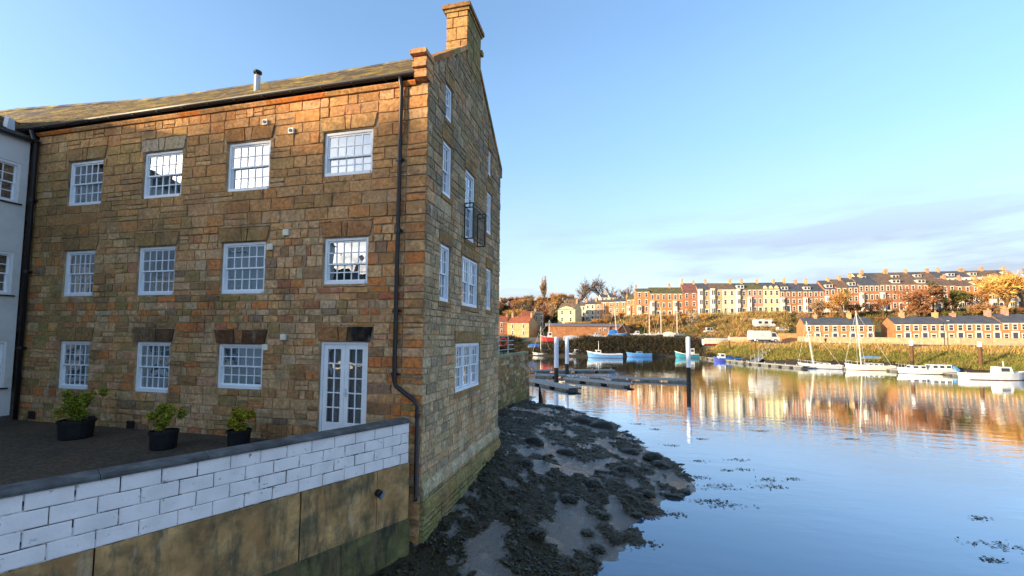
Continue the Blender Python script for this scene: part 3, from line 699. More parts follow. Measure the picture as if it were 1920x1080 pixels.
while u > -12.8:
    u0 = max(-13, u-R.uniform(1.0, 1.5)); mb = MB(); dz = R.uniform(-.006, .006)
    mb.prism([(-.27, 3.662), (.045, 3.662), (.05, 3.70+dz), (.035, 3.73+dz), (-.24, 3.755+dz), (-.27, 3.72+dz)], lambda w, v: TB(u0+.004, v, w), lambda w, v: TB(u-.004, v, w)); mb.build('coping_stone', M_COPE, bw); u = u0
for (a, c) in ((-13, -8.2), (-8.18, -5.4), (-5.38, -2.59), (-2.56, -.93), (-.915, -.07)):
    mb = MB(); mb.box((a, 1.45, -.5), (c, 2.728, -.006 if a > -2 else -.002), M=lambda x, y, z: TB(x, y, z)); mb.build('concrete_panel', M_CONC, bw)
for (a, c) in ((-13, -6.6), (-6.59, -4.0), (-3.98, -1.76), (-1.74, -.07)):
    mb = MB(); o = R.uniform(.02, .06); mb.prism([(-.5, -.3), (o+.1, -.3), (o, 1.44), (-.02, 1.475), (-.5, 1.475)], lambda w, v: TB(a, v, w), lambda w, v: TB(c, v, w)); mb.build('footing', M_CONCG, bw)
mb = MB(); mb.tube([TB(-.91, 2.27, -.05), TB(-.91, 2.27, .10)], .075, 12); fl = mb.build('drain_outlet', M_BLACK, bw)
mb = MB(); mb.tube([TB(-.90, 2.24, .10), TB(-.87, 2.20, .125)], .07, 12); mb.build('drain_flap', mat('flap_blue_grey', (.10, .15, .20), rough=.5), fl)

def leaf_cloud(mb, ctr, rad, n, size, cols, rng, flat=.5, shell=.35):
    for _ in range(n):
        while True:
            p = Vector((rng.uniform(-1, 1), rng.uniform(-1, 1), rng.uniform(-1, 1)))
            if shell < p.length < 1: break
        p = Vector((ctr[0]+p.x*rad[0], ctr[1]+p.y*rad[1], ctr[2]+p.z*rad[2]))
        leaf(mb, p, size*rng.uniform(.6, 1.4), rng.choice(cols), rng, flat)
def leaf(mb, p, s, col, rng, flat=.5):
    d = Vector((rng.gauss(0, 1), rng.gauss(0, 1), rng.gauss(0, 1)*flat+.2)).normalized(); e = d.cross(Vector((rng.gauss(0, 1), rng.gauss(0, 1), rng.gauss(0, 1)))).normalized()
    k = rng.uniform(.7, 1.25); c = tuple(x*k for x in col)
    mb.add([p-d*s*.6, p+e*s*.32, p+d*s*.6, p-e*s*.32], [(0, 1, 2, 3)], 0, c)
M_LEAF = mat('leaf', attr=True, rough=.6, var=.25, vscale=5, spec=.25)
M_SOIL = mat('soil', (.03, .022, .015), rough=.95)
M_TUB = mat('black_tub', (.012, .012, .013), rough=.6, var=.3, vscale=6)
def tub(P, r, h, sh, cols, label, n=2600):
    t = thing('planted_tub', label, 'planter', P, 0, 'black tubs with shrubs along the mill front')
    mb = MB(); mb.lathe([(r*.86, 0), (r*.9, .02), (r*.97, h*.85), (r*1.04, h*.86), (r*1.04, h), (r*.96, h), (r*.94, h-.05), (.01, h-.05)], 18); tb = mb.build('tub', M_TUB, t)
    mb = MB(); mb.lathe([(r*.93, h-.045), (.02, h-.03)], 14); mb.build('soil', M_SOIL, tb)
    rr = random.Random(int(P[0]*100)); st = MB()
    for k in range(9):
        a = rr.uniform(0, 6.28); q = rr.uniform(.1, .8); st.tube([(0, 0, h-.05), (math.cos(a)*q*sh[0]*.4, math.sin(a)*q*sh[0]*.4, h+sh[2]*.7), (math.cos(a)*q*sh[0], math.sin(a)*q*sh[0], h+sh[2]*rr.uniform(1, 1.7))], [.014, .009, .004], 5)
    st.build('stem', mat('bark', (.06, .045, .03), rough=.9), t)
    lf = MB()
    for k in range(16):
        p = Vector((rr.gauss(0, .42)*sh[0], rr.gauss(0, .42)*sh[1], h+sh[2]*(.95+rr.gauss(0, .38)))); s = rr.uniform(.25, .42)
        leaf_cloud(lf, p, (sh[0]*s, sh[1]*s, sh[2]*s), n//16, .055, cols, rr, .6, .1)
    stuff(lf.build('foliage', M_LEAF, t))
YG = [srgb(150, 150, 40), srgb(120, 130, 32), srgb(96, 108, 30), srgb(172, 162, 52)]
tub((-9.15, -1.25, 2.955), .37, .47, (.46, .44, .42), [srgb(150, 152, 44), srgb(124, 134, 36), srgb(100, 112, 32)], 'round black tub with a green shrub, nearest the white wing')
tub((-5.98, -1.45, 2.955), .29, .42, (.33, .3, .36), YG, 'round black tub with a yellow-green shrub, middle of the three by the mill')
tub((-4.52, -.75, 2.955), .26, .38, (.27, .25, .28), [srgb(176, 162, 40), srgb(150, 140, 36), srgb(120, 122, 34)], 'yellow-green shrub in a tub half hidden behind the white wall')

# ------------------------------------------------------------------ mud bank with weed
EDGE = [(-12, 1.5), (-2, 2.3), (1.18, 3.71), (2.25, 4.32), (4.07, 5.07), (6.24, 6.04), (8.2, 7.3), (11.3, 6.9), (14.7, 5.4), (19, 4.7), (25, .63), (27, -2.4), (31, -6)]
BASEX = [(-12, -4), (-.3, -.2), (0, 0), (6.9, 0), (7.3, -2.9), (31, -3.4)]
BASEZ = [(-12, .5), (-.2, .62), (0, .75), (3, .95), (7, 1.32), (12, 1.15), (18, .8), (27, .35), (31, -.1)]
def mudz(x, y):
    e, bx, bz = pw(y, EDGE), pw(y, BASEX), pw(y, BASEZ)
    t = (x-bx)/max(.6, e-bx); z = bz*(1-t) if t < 1 else -.35*(t-1)*max(1, (e-bx)/3)
    if t < 1: z = bz*((1-t)**1.15)
    n1 = mnoise.fractal(Vector((x*.55, y*.42, 3.1)), 1.0, 2.1, 4); n2 = mnoise.fractal(Vector((x*3.1, y*3.4, 8.2)), .9, 2.1, 4)
    w = weedf(x, y, t)
    return z+.08*n1+w*(.07+.06*n2)+(1-w)*.010*n2, w
def weedf(x, y, t):
    n = mnoise.fractal(Vector((x*.8+3, y*.62, 0.4)), 1.0, 2.2, 5); n += .4*mnoise.noise(Vector((x*3, y*2.4, 5)))
    v = n*1.5+.62-.62*max(0, t-.15)
    if t > 1.02: v -= (t-1.02)*6
    return max(0, min(1, v*2.2))
def mud_mat():
    m = bpy.data.materials.new('weedy_mud'); m.use_nodes = True; nt = m.node_tree; N = nt.nodes; L = nt.links; bs = N['Principled BSDF']
    a = N.new('ShaderNodeAttribute'); a.attribute_name = 'Col'; s = N.new('ShaderNodeSeparateColor'); L.new(a.outputs['Color'], s.inputs[0])
    g = N.new('ShaderNodeNewGeometry')
    def nz(sc): 
        n = N.new('ShaderNodeTexNoise'); n.inputs['Scale'].default_value = sc; n.inputs['Detail'].default_value = 6; n.inputs['Roughness'].default_value = .7; L.new(g.outputs['Position'], n.inputs['Vector']); return n.outputs[0]
    n1, n2 = nz(7), nz(26)
    ad = N.new('ShaderNodeMath'); ad.operation = 'ADD'; L.new(s.outputs[0], ad.inputs[0])
    sb = N.new('ShaderNodeMath'); sb.operation = 'MULTIPLY_ADD'; sb.inputs[1].default_value = 1.3; sb.inputs[2].default_value = -.65; L.new(n1, sb.inputs[0]); L.new(sb.outputs[0], ad.inputs[1])
    r = N.new('ShaderNodeMapRange'); r.inputs[1].default_value = .4; r.inputs[2].default_value = .6; L.new(ad.outputs[0], r.inputs[0])
    cw = N.new('ShaderNodeValToRGB'); cw.color_ramp.elements[0].position = .3; cw.color_ramp.elements[0].color = (.014, .011, .007, 1); cw.color_ramp.elements[1].position = .72; cw.color_ramp.elements[1].color = (.075, .055, .022, 1); L.new(n2, cw.inputs[0])
    cm = N.new('ShaderNodeValToRGB'); cm.color_ramp.elements[0].position = .3; cm.color_ramp.elements[0].color = (.07, .052, .038, 1); cm.color_ramp.elements[1].position = .7; cm.color_ramp.elements[1].color = (.19, .15, .12, 1); L.new(n2, cm.inputs[0])
    x = N.new('ShaderNodeMix'); x.data_type = 'RGBA'; L.new(r.outputs[0], x.inputs[0]); L.new(cm.outputs[0], x.inputs[6]); L.new(cw.outputs[0], x.inputs[7]); L.new(x.outputs[2], bs.inputs['Base Color'])
    ro = N.new('ShaderNodeMapRange'); ro.inputs[3].default_value = .09; ro.inputs[4].default_value = .62; L.new(r.outputs[0], ro.inputs[0]); L.new(ro.outputs[0], bs.inputs['Roughness'])
    sp = N.new('ShaderNodeMapRange'); sp.inputs[3].default_value = 1.0; sp.inputs[4].default_value = .25; L.new(r.outputs[0], sp.inputs[0]); L.new(sp.outputs[0], bs.inputs['Specular IOR Level'])
    bp = N.new('ShaderNodeBump'); bp.inputs['Distance'].default_value = .04; bp.inputs['Strength'].default_value = .75; n3 = nz(55); sm = N.new('ShaderNodeMath'); sm.operation = 'ADD'; L.new(n2, sm.inputs[0]); L.new(n3, sm.inputs[1]); L.new(sm.outputs[0], bp.inputs['Height']); L.new(bp.outputs[0], bs.inputs['Normal'])
    return m
xs = np.arange(-6, 9.6, .075); ys = np.concatenate([np.arange(-5, 12, .085), np.arange(12, 31, .14)])
vs_ = []; cs = []
for y in ys:
    for x in xs:
        z, w = mudz(float(x), float(y)); vs_.append((float(x), float(y), z)); cs.append((w, w, w))
nx = len(xs); fs = [(j*nx+i, j*nx+i+1, (j+1)*nx+i+1, (j+1)*nx+i) for j in range(len(ys)-1) for i in range(nx-1)]
b = MB(); b.v = vs_; b.c = cs; b.f = fs; b.m = [0]*len(fs)
struct(b.build('mud_bank', mud_mat(), smooth=True))
M_WEED = mat('bladder_weed', attr=True, rough=.5, var=.4, vscale=6, spec=.35)
WC = [(.022, .017, .008), (.038, .028, .011), (.062, .046, .016), (.016, .014, .009), (.05, .045, .016)]
rw = random.Random(21)
def frond(mb, x, y, z, L_, rng, flat=.25):
    a = rng.uniform(0, 6.28); d = Vector((math.cos(a), math.sin(a), 0)); s = Vector((-d.y, d.x, 0)); w = L_*rng.uniform(.12, .25); c = rng.choice(WC)
    p0 = Vector((x, y, z)); p1 = p0+d*L_*.5+Vector((0, 0, L_*flat*rng.uniform(.1, 1))); p2 = p0+d*L_+Vector((0, 0, -L_*.05))
    mb.add([p0-s*w*.5, p0+s*w*.5, p1+s*w, p1-s*w, p2], [(0, 1, 2, 3), (3, 2, 4)], 0, c)
b = MB(); k = 0
while k < 17000:
    y = rw.uniform(-1.5, 1)**1 if rw.random() < .12 else (rw.uniform(0, 1)**1.6)*27; x = rw.uniform(-3.5, 8)
    bx, e = pw(y, BASEX), pw(y, EDGE)
    if x < bx+.03 or x > e+.25: continue
    z, w = mudz(x, y)
    if w < .55: continue
    frond(b, x, y, z-.01, rw.uniform(.06, .2)*(1+y*.03), rw); k += 1
stuff(b.build('seaweed', M_WEED)); bpy.data.objects['seaweed']['label'] = 'dark brown seaweed covering the mud bank'; bpy.data.objects['seaweed']['category'] = 'seaweed'
def weed_rock(P, s, label, grp, seed):
    rr = random.Random(seed); t = thing('weed_covered_rock', label, 'rock', P, rr.uniform(0, 6.28), grp)
    mb = MB(); nseg, nr = 12, 6; vs_ = [(0, 0, s[2])]
    for j in range(1, nr+1):
        ph = j/nr*1.75
        for k in range(nseg):
            an = 6.2832*k/nseg; d = Vector((math.sin(ph)*math.cos(an), math.sin(ph)*math.sin(an), math.cos(ph))); q = 1+.28*mnoise.noise(d*1.7+Vector((seed, 0, 0)))
            vs_.append((d.x*s[0]*q, d.y*s[1]*q, d.z*s[2]*q))
    fs = [(0, 1+k, 1+(k+1) % nseg) for k in range(nseg)]+[(1+j*nseg+k, 1+(j+1)*nseg+k, 1+(j+1)*nseg+(k+1) % nseg, 1+j*nseg+(k+1) % nseg) for j in range(nr-1) for k in range(nseg)]
    mb.add(vs_, fs, 0, (.018, .016, .010)); mb.build('rock', M_WEED, t, smooth=True)
    wb = MB()
    for i in range(240):
        an = rr.uniform(0, 6.28); ph = rr.uniform(0, 1.5); frond(wb, math.sin(ph)*math.cos(an)*s[0]*1.02, math.sin(ph)*math.sin(an)*s[1]*1.02, math.cos(ph)*s[2]*1.02, rr.uniform(.07, .16), rr, .1)
    stuff(wb.build('weed', M_WEED, t))
ROCKS = [((1130, 800), (1.0, .8, .42), 'large rounded weed-covered rock at the far water edge of the mud'), ((1090, 790), (.8, .6, .3), None), ((1225, 858), (.55, .5, .24), None), ((1238, 872), (.45, .35, .2), None), ((1180, 848), (.6, .4, .2), None), ((1110, 908), (.38, .34, .2), None), ((1215, 925), (.35, .22, .12), None),
         ((1285, 922), (.22, .16, .10), 'small weed tuft nearest the open water at the tip of the mud'), ((1260, 930), (.32, .15, .09), None), ((1170, 880), (.4, .26, .16), None), ((1130, 968), (.24, .2, .13), None), ((1195, 965), (.16, .12, .08), None), ((1120, 1030), (.2, .17, .12), None), ((1065, 935), (.3, .26, .15), None), ((1000, 830), (.5, .45, .3), None), ((985, 870), (.35, .3, .2), None), ((1060, 850), (.5, .3, .2), None), ((1010, 1000), (.22, .2, .13), None), ((960, 960), (.26, .22, .15), None), ((1060, 1050), (.2, .16, .1), None), ((1100, 1000), (.17, .15, .1), None), ((1040, 765), (.9, .6, .22), None)]
for i, (p, s, lb) in enumerate(ROCKS):
    P = w0(*p, .35)
    for _ in range(6): P = w0(*p, max(-.05, mudz(P.x, P.y)[0]))
    weed_rock(P+Vector((0, 0, -.03)), s, lb or f"{'broad' if s[0] > .45 else 'small' if s[0] < .24 else 'low'} weed-draped rock {'at the water edge' if p[0] > 1160 else 'in mid mud' if p[0] > 1045 else 'close under the gable'}, {'far end' if p[1] < 860 else 'middle' if p[1] < 950 else 'near end'} of the mud bank", None if lb else 'weed-covered rocks on the mud', i+1)
FLOAT = [(1345, 790, .35, 'small dark float of weed standing out alone on the calm water'), (1383, 862, .5, 0), (1308, 895, .5, 0), (1345, 912, .8, 0), (1352, 945, .8, 0), (1315, 823, .4, 0), (1425, 808, .5, 0), (1392, 880, .35, 0), (1440, 900, .5, 0), (1485, 898, .3, 0), (1445, 913, .6, 0), (1310, 865, .35, 0), (1595, 823, .5, 0), (1838, 972, .4, 'lone floating weed patch at the right edge, above the larger one'),
         (1865, 1022, .8, 'wide floating weed patch at the lower right corner'), (1205, 1022, .5, 0), (1265, 965, .4, 0), (1365, 882, .3, 0), (1230, 805, .5, 0), (1195, 795, .6, 0), (1258, 835, .4, 0), (1860, 1050, .3, 0), (1325, 940, .5, 0)]
for i, (px, py, s, lb) in enumerate(FLOAT):
    P = w0(px, py); rr = random.Random(50+i); mb = MB()
    for k in range(int(70*s)+14):
        x, y = rr.gauss(0, s*.5), rr.gauss(0, s*.24)
        frond(mb, x, y, rr.uniform(.0, .02), rr.uniform(.05, .15), rr, .15)
    o = mb.build('floating_seaweed', M_WEED, None, loc=(P.x, P.y, .004)); o.rotation_euler = (0, 0, CAMROT)
    stuff(o); tag(o, lb or 'loose patch of dark seaweed floating on the water off the mud bank', 'seaweed', None if lb else 'floating weed patches')

# ------------------------------------------------------------------ quay beyond the gable
qy = thing('quay_wall', 'mossy stone quay wall beyond the gable end, with grass on top', 'wall', (0, 0, 0))
QX0, QX1, QY0, QY1, QZ = -3.3, -3.0, 7.0, 28.0, 4.22
def TQ(u, v, w): return Vector((lerp(QX0, QX1, (u-QY0)/(QY1-QY0))+w+.16*(QZ-v)/QZ, u, v))
b = MB(); b.add([TQ(QY0, -.5, -.012), TQ(QY1, -.5, -.012), TQ(QY1, QZ, -.012), TQ(QY0, QZ, -.012), (-40, QY1, QZ), (-40, QY1, -.5)], [(0, 1, 2, 3), (1, 5, 4, 2)]); b.build('wall_core', M_MORTAR, qy)
rq = random.Random(9); b = MB()
for q in layout(14, QY1, make_courses(-.2, QZ-.02, rq, .22, .36), [], rq, .35, .85):
    v = sum(p[1] for p in q)/4; g = pw(v, [(.4, 1), (2.4, .15)])
    stone(b, TQ, q, rq, lerp_c(tint(rq.choice(['olive', 'grey', 'dark', 'brown']), rq), srgb(82, 92, 34), .7*g), .02)
stuff(b.build('stonework', M_STONE, qy))
y = 14.0
while y < QY1:
    mb = MB(); y1 = min(QY1+.05, y+R.uniform(.8, 1.3)); mb.box((-3.45, y+.006, QZ), (TQ((y+y1)/2, QZ, 0).x+.05, y1-.006, QZ+.16), 0, lerp_c(tint('grey', R), srgb(96, 120, 84), .5)); mb.build('coping_stone', M_STONE, qy); y = y1
M_GRASS = mat('grass_ground', (.045, .075, .018), rough=.95, var=.4, vscale=3, bump=.4)
b = MB(); b.add([(-40, GD+.2, QZ+.03), (-3.42, GD+.2, QZ+.03), (-3.42, QY1, QZ+.03), (-40, QY1, QZ+.03)], [(0, 1, 2, 3)]); struct(b.build('quay_lawn', M_GRASS))
rl = thing('quay_railing', 'dark post and rail fence on the quay lawn behind the gable', 'railing', (-4.2, 22, QZ+.03))
pts = [(0, -6), (0, -2), (0, 2), (0, 5.5)]
for (x, y) in pts:
    mb = MB(); mb.box((x-.04, y-.04, 0), (x+.04, y+.04, 1.15)); mb.build('post', M_BLACK, rl)
for z in (.35, .72, 1.08):
    mb = MB(); mb.tube([(0, -6.2, z), (0, 5.6, z)], .028, 6); mb.build('rail', M_LEAD, rl)
lb = thing('lifebuoy', 'orange-red lifebuoy ring on a post frame at the end of the quay', 'lifebuoy', (-4.05, 23.2, QZ+.03))
mb = MB(); n = 20; vs_ = []; fs = []
for i in range(n):
    a = 6.2832*i/n
    for k in range(8):
        e = 6.2832*k/8; rr_ = .30+.075*math.cos(e); vs_.append((rr_*math.cos(a), .075*math.sin(e), .98+rr_*math.sin(a)))
        fs.append((i*8+k, i*8+(k+1) % 8, ((i+1) % n)*8+(k+1) % 8, ((i+1) % n)*8+k))
mb.add(vs_, fs); mb.build('ring', mat('lifebuoy_orange', (.62, .08, .03), rough=.5), lb, smooth=True)
mb = MB(); mb.box((-.4, .08, 0), (-.34, .14, 1.5)); mb.box((.34, .08, 0), (.4, .14, 1.5)); mb.box((-.4, .08, 1.44), (.4, .14, 1.5)); mb.build('stand', M_LEAD, lb)

# ------------------------------------------------------------------ near pontoons, piles, old post, gulls
M_TIMBER = mat('pontoon_deck', (.26, .26, .25), rough=.8, var=.3, vscale=5)
M_FLOATC = mat('pontoon_float', (.15, .15, .14), rough=.8, var=.3, vscale=3, stain=(.03, .035, .02), stain_amt=.6)
M_RUB = mat('rubber', (.015, .015, .016), rough=.8)
def pontoon(name, label, A, B, w, grp=None, h=.34, bays=None):
    A, B = Vector(A), Vector(B); d = (B-A); L_ = d.length; an = math.atan2(d.y, d.x)
    t = thing(name, label, 'pontoon', (A.x, A.y, 0), an, grp)
    mb = MB(); n = max(8, int(L_/.5))
    for i in range(n): mb.box((L_*i/n+.01, -w/2, h), (L_*(i+1)/n-.01, w/2, h+.035+R.uniform(0, .006)))
    stuff(mb.build('deck_planks', M_TIMBER, t))
    for s in (-1, 1):
        mb = MB(); mb.box((0, s*w/2-.03, h-.14), (L_, s*w/2+.03, h+.06)); mb.build('edge_beam', M_TIMBER, t)
    k = bays or max(2, int(L_/3.2))
    for i in range(k):
        c = L_*(i+.5)/k; hw = L_/k*.34; mb = MB(); mb.prism([(-hw, -.3), (hw, -.3), (hw, h-.15), (-hw, h-.15)], lambda p, q: (c+p, -w/2+.06, q), lambda p, q: (c+p, w/2-.06, q)); mb.build('float', M_FLOATC, t)
    for i in range(k+1):
        mb = MB(); mb.lathe([(.05, 0), (.06, .16), (.11, .17), (.11, .2)], 8, (min(L_-.2, max(.2, L_*i/k)), w/2-.2, h+.04)); mb.build('cleat', M_LEAD, t)
    return t
G2 = 'near pontoons'
pontoon('pontoon', 'long low pontoon walkway running out to the tall pile on the river', w0(1000, 706), w0(1298, 717), 1.5)
pontoon('pontoon', 'short pontoon finger nearest the camera, just past the old timber post', w0(992, 716), w0(1078, 734), 1.6)
pontoon('pontoon', 'pontoon finger angled in front of the walkway, between the twin piles and tall pile', w0(1062, 713), w0(1183, 726), 1.4)
pontoon('pontoon', 'thin far pontoon strip behind the twin piles', w0(996, 698), w0(1150, 697), 1.4)
M_PILEW = mat('pile_white_sleeve', (.62, .66, .74), rough=.5, var=.1, vscale=2)
M_PILED = mat('pile_wet_steel', (.035, .028, .02), rough=.75, var=.4, vscale=3)
M_PILEB = mat('pile_rusty_timber', (.13, .065, .03), rough=.85, var=.4, vscale=3)
def pile(px, py, pt, wpx, label, split, group=None, mtop=None, mlow=None, z=0.0, capw=None):
    P = w0(px, py, z); dep = depth_of(P); h = (py-pt)/FPX*dep; r = wpx/2/FPX*dep
    t = thing('mooring_pile', label, 'pile', P, 0, group)
    mb = MB(); mb.lathe([(r*.96, -2.5), (r*.96, h*split)], 16); mb.build('lower_pile', mlow or M_PILED, t, smooth=False)
    mb = MB(); mb.lathe([(r, h*split), (r, h*.985), (r*.8, h), (r*.15, h+.06)], 16); mb.build('sleeve', mtop or M_PILEW, t)
    if capw is not None:
        mb = MB(); mb.lathe([(r*1.04, h*capw), (r*1.04, h*1.0), (r*.2, h*1.0+.1)], 14); mb.build('pile_cap', M_WHITE, t)
    mb = MB(); mb.lathe([(r*1.25, .30), (r*1.25, .46)], 16); mb.build('guide_collar', M_BLACK, t)
pile(1043, 710, 632, 8.5, 'thicker pale blue mooring pile, left of the pair by the pontoon', .26)
pile(1063, 703, 634, 7, 'thinner pale mooring pile, right of the pair by the pontoon', .30)
pile(1291.5, 727, 632, 8, 'tall pale mooring pile at the outer end of the near pontoon', .40)
t = thing('timber_post', 'leaning dark rotten timber post in the mud by the quay corner', 'post', w0(1014, 752, .1))
mb = MB(); mb.tube([(0, 0, -.4), (.0, 0, .2), (-.07, 0, .75), (-.11, 0, 1.2)], [.20, .19, .13, .05], 7, 0, (.018, .015, .012)); mb.build('post', M_WEED, t)
def gull_mesh():
    mb = MB(); n = 8
    prof = [(-.20, .004, .12), (-.12, .045, .12), (0, .075, .13), (.10, .06, .15), (.15, .035, .19), (.18, .042, .22), (.22, .03, .225), (.27, .006, .215)]
    vs_ = []; fs = []
    for x, r, z in prof:
        for k in range(n): a = 6.2832*k/n; vs_.append((x, r*math.cos(a), z+r*math.sin(a)))
    for i in range(len(prof)-1):
        for k in range(n): fs.append((i*n+k, i*n+(k+1) % n, (i+1)*n+(k+1) % n, (i+1)*n+k))
    mb.add(vs_, fs); return mb.mesh('gull_body', mat('gull_white', (.75, .76, .78), rough=.7), True)
gme = gull_mesh(); mb = MB()
for s in (-1, 1): mb.prism([(-.24, .13), (.08, .18), (.06, .13), (-.1, .1)], lambda p, q: (p, s*.06, q), lambda p, q: (p, s*.085, q))
gwm = mb.mesh('gull_wing', mat('gull_grey', (.30, .33, .38), rough=.7)); mb = MB()
for s in (-1, 1): mb.tube([(.0, s*.03, 0), (0, s*.03, .1)], .008, 5)
glm = mb.mesh('gull_legs', mat('gull_leg', (.5, .3, .2)))
for i, (px, py) in enumerate(((1067, 701.5), (1074, 702), (1080, 702), (1090, 703), (1098, 704), (1128, 705), (1134, 706), (1176, 708))):
    P = w0(px, py+6, 0.38); g = thing('gull', 'white and grey gull standing on the near pontoon walkway', 'gull', (P.x, P.y, .38), R.uniform(0, 6.28), 'gulls on the pontoon')
    g.scale = (1.15,)*3
    link('body', gme, g); link('wings', gwm, g); link('legs', glm, g)

# ------------------------------------------------------------------ far bank terrain
FH = Vector((-math.sin(YAW), math.cos(YAW), 0)); RH = Vector((math.cos(YAW), math.sin(YAW), 0))
def B(px, d, z=0.0):
    P = EYE+FH*d+RH*(d*(px-CX)/FPX); P.z = z; return P
PROF = [  # bearing (photo px), [(distance, height)]
 (600, [(60, -2), (150, -2), (165, 4.5), (200, 6), (320, 30), (600, 45)]),
 (950, [(60, -2), (134, -1), (138, 0), (143, 4.6), (147, 5.2), (178, 5.6), (260, 24), (330, 27), (700, 40)]),
 (1100, [(60, -2), (121, -1), (125, 0), (130, 4.6), (134, 5.3), (160, 5.6), (186, 12.3), (205, 12.8), (260, 24), (320, 26), (700, 40)]),
 (1190, [(60, -2), (125, -1), (129, 0), (134, 4.6), (138, 5.4), (150, 5.7), (170, 13.6), (190, 14.5), (260, 20), (320, 22), (700, 40)]),
 (1300, [(60, -2), (126, -1), (130, 0), (135, 4.3), (139, 5.2), (146, 5.5), (164, 14.4), (185, 15), (260, 18), (320, 20), (700, 40)]),
 (1360, [(60, -2), (106, -1), (112, 0), (120, 2.9), (126, 4.6), (140, 5.4), (158, 14.4), (180, 15), (260, 18), (700, 40)]),
 (1400, [(60, -2), (96, -1), (101, 0), (109, 2.9), (114, 4.5), (134, 5.2), (154, 14.3), (176, 15), (260, 18), (700, 40)]),
 (1500, [(60, -2), (83, -1), (88, 0), (96, 2.7), (101, 4.3), (119, 4.9), (133, 5.2), (150, 14.8), (172, 16), (230, 22), (700, 40)]),
 (1650, [(60, -2), (76, -1), (81, 0), (89, 2.6), (93, 4.1), (108, 4.7), (126, 5.2), (146, 15.2), (168, 16.6), (178, 22), (230, 24), (700, 44)]),
 (1800, [(52, -2), (63, -1), (69, 0), (79, 2.4), (84, 4.0), (100, 4.7), (120, 5.2), (142, 15.8), (164, 17.2), (176, 23), (230, 25), (700, 46)]),
 (1920, [(48, -2), (56, -1), (62, 0), (72, 2.3), (78, 3.9), (96, 4.7), (115, 5.2), (139, 16), (160, 17.4), (172, 24), (230, 25), (700, 46)]),
 (2500, [(40, -2), (46, -1), (52, 0), (62, 2.3), (68, 3.9), (86, 4.7), (108, 5.2), (130, 16.4), (150, 17.6), (165, 25), (230, 26), (700, 46)])]
def tz(px, d):
    if px <= PROF[0][0]: return pw(d, PROF[0][1])
    for (a, p), (c, q) in zip(PROF, PROF[1:]):
        if px <= c:
            t = (px-a)/(c-a); return lerp(pw(d, p), pw(d, q), t)
    return pw(d, PROF[-1][1])
def G(px, d, dz=0.0): return B(px, d, tz(px, d)+dz)
def shore(px):
    lo, hi = 45, 160
    for _ in range(26):
        m = (lo+hi)/2
        if tz(px, m) < 0: lo = m
        else: hi = m
    return hi
def ground_col(px, d, z):
    n = mnoise.fractal(Vector((px*.02, d*.12, 1)), 1, 2, 3)
    s = d-shore(px)
    if z < 1.3+.5*n: return (.045, .036, .024)
    if px > 1330 and z < 4.35: return lerp_c((.13, .12, .025), (.24, .16, .05), max(0, min(1, .5+n+max(0, (z-3)*.4))))
    if px < 1340 and s < 14: return (.03, .028, .014)
    if z < 6: return lerp_c((.14, .115, .085), (.19, .16, .12), .5+.5*n)
    return lerp_c((.105, .095, .03), (.17, .11, .045), max(0, min(1, .5+n)))
pxs = list(range(560, 2520, 14)); ds = [48+i*1.4 for i in range(105)]+[196+i*8 for i in range(15)]+[330, 370, 430, 520, 700]
b = MB()
for d in ds:
    for px in pxs:
        z = tz(px, d)+(.25*mnoise.noise(Vector((px*.05, d*.2, 2))) if tz(px, d) > 5.9 else .05*mnoise.noise(Vector((px*.05, d*.3, 2)))); b.v.append(tuple(B(px, d, z))); b.c.append(ground_col(px, d, z))
nx = len(pxs); b.f = [(j*nx+i, j*nx+i+1, (j+1)*nx+i+1, (j+1)*nx+i) for j in range(len(ds)-1) for i in range(nx-1)]; b.m = [0]*len(b.f)
struct(b.build('far_bank', mat('bank_ground', attr=True, rough=.95, var=.35, vscale=.8, bump=.5, bscale=2.5), smooth=True))
# road along the right bank
RD = [(1395, 114.5, 117.5), (1500, 104, 113), (1650, 96.5, 105), (1800, 87, 97), (1920, 81, 93), (2300, 72, 84)]
b = MB(); n = 40
for i in range(n+1):
    px = lerp(1395, 2300, i/n)
    for k in (1, 2):
        d = pw(px, [(q[0], q[k]) for q in RD]); b.v.append(tuple(G(px, d, .10))); b.c.append((1, 1, 1))
b.f = [(2*i, 2*i+2, 2*i+3, 2*i+1) for i in range(n)]; b.m = [0]*n
struct(b.build('road', mat('asphalt', (.075, .072, .085), rough=.85, var=.15, vscale=.5)))
# unseen hillside behind the camera, reflected in the windows; crest shaped to shade the near bank
CREST = [(-200, 42), (-165, 39), (-125, 33.5), (-112, 23), (-100, 20.5), (-80, 20.0), (-60, 19), (-40, 18), (-27, 15), (-12, 12), (10, 7), (60, 6)]
b = MB(); xs = list(range(-200, 64, 4)); ys = list(range(-140, -20, 4))
for y in ys:
    for x in xs:
        h = pw(x, CREST); t = math.exp(-((y+66)/18.0)**2); b.v.append((x, y, 3.0+(h-3.0)*t+.25*mnoise.noise(Vector((x*.1, y*.1, 0)))-(.0 if y > -25 else 0))); b.c.append((.05, .05, .025))
nx = len(xs); b.f = [(j*nx+i, j*nx+i+1, (j+1)*nx+i+1, (j+1)*nx+i) for j in range(len(ys)-1) for i in range(nx-1)]; b.m = [0]*len(b.f)
struct(b.build('near_hill', MATS['bank_ground'], smooth=True))
b = MB(); xs = list(range(-170, -36, 4)); ys = list(range(20, 130, 4))  # unseen hill added beyond the mill to shade the far left bank
for y in ys:
    for x in xs:
        t = math.exp(-((x+92)/22.0)**2)*math.exp(-(max(0, abs(y-70)-26)/14.0)**2); b.v.append((x, y, -.5+15*t+.4*mnoise.noise(Vector((x*.1, y*.1, 4))))); b.c.append((.05, .05, .025))
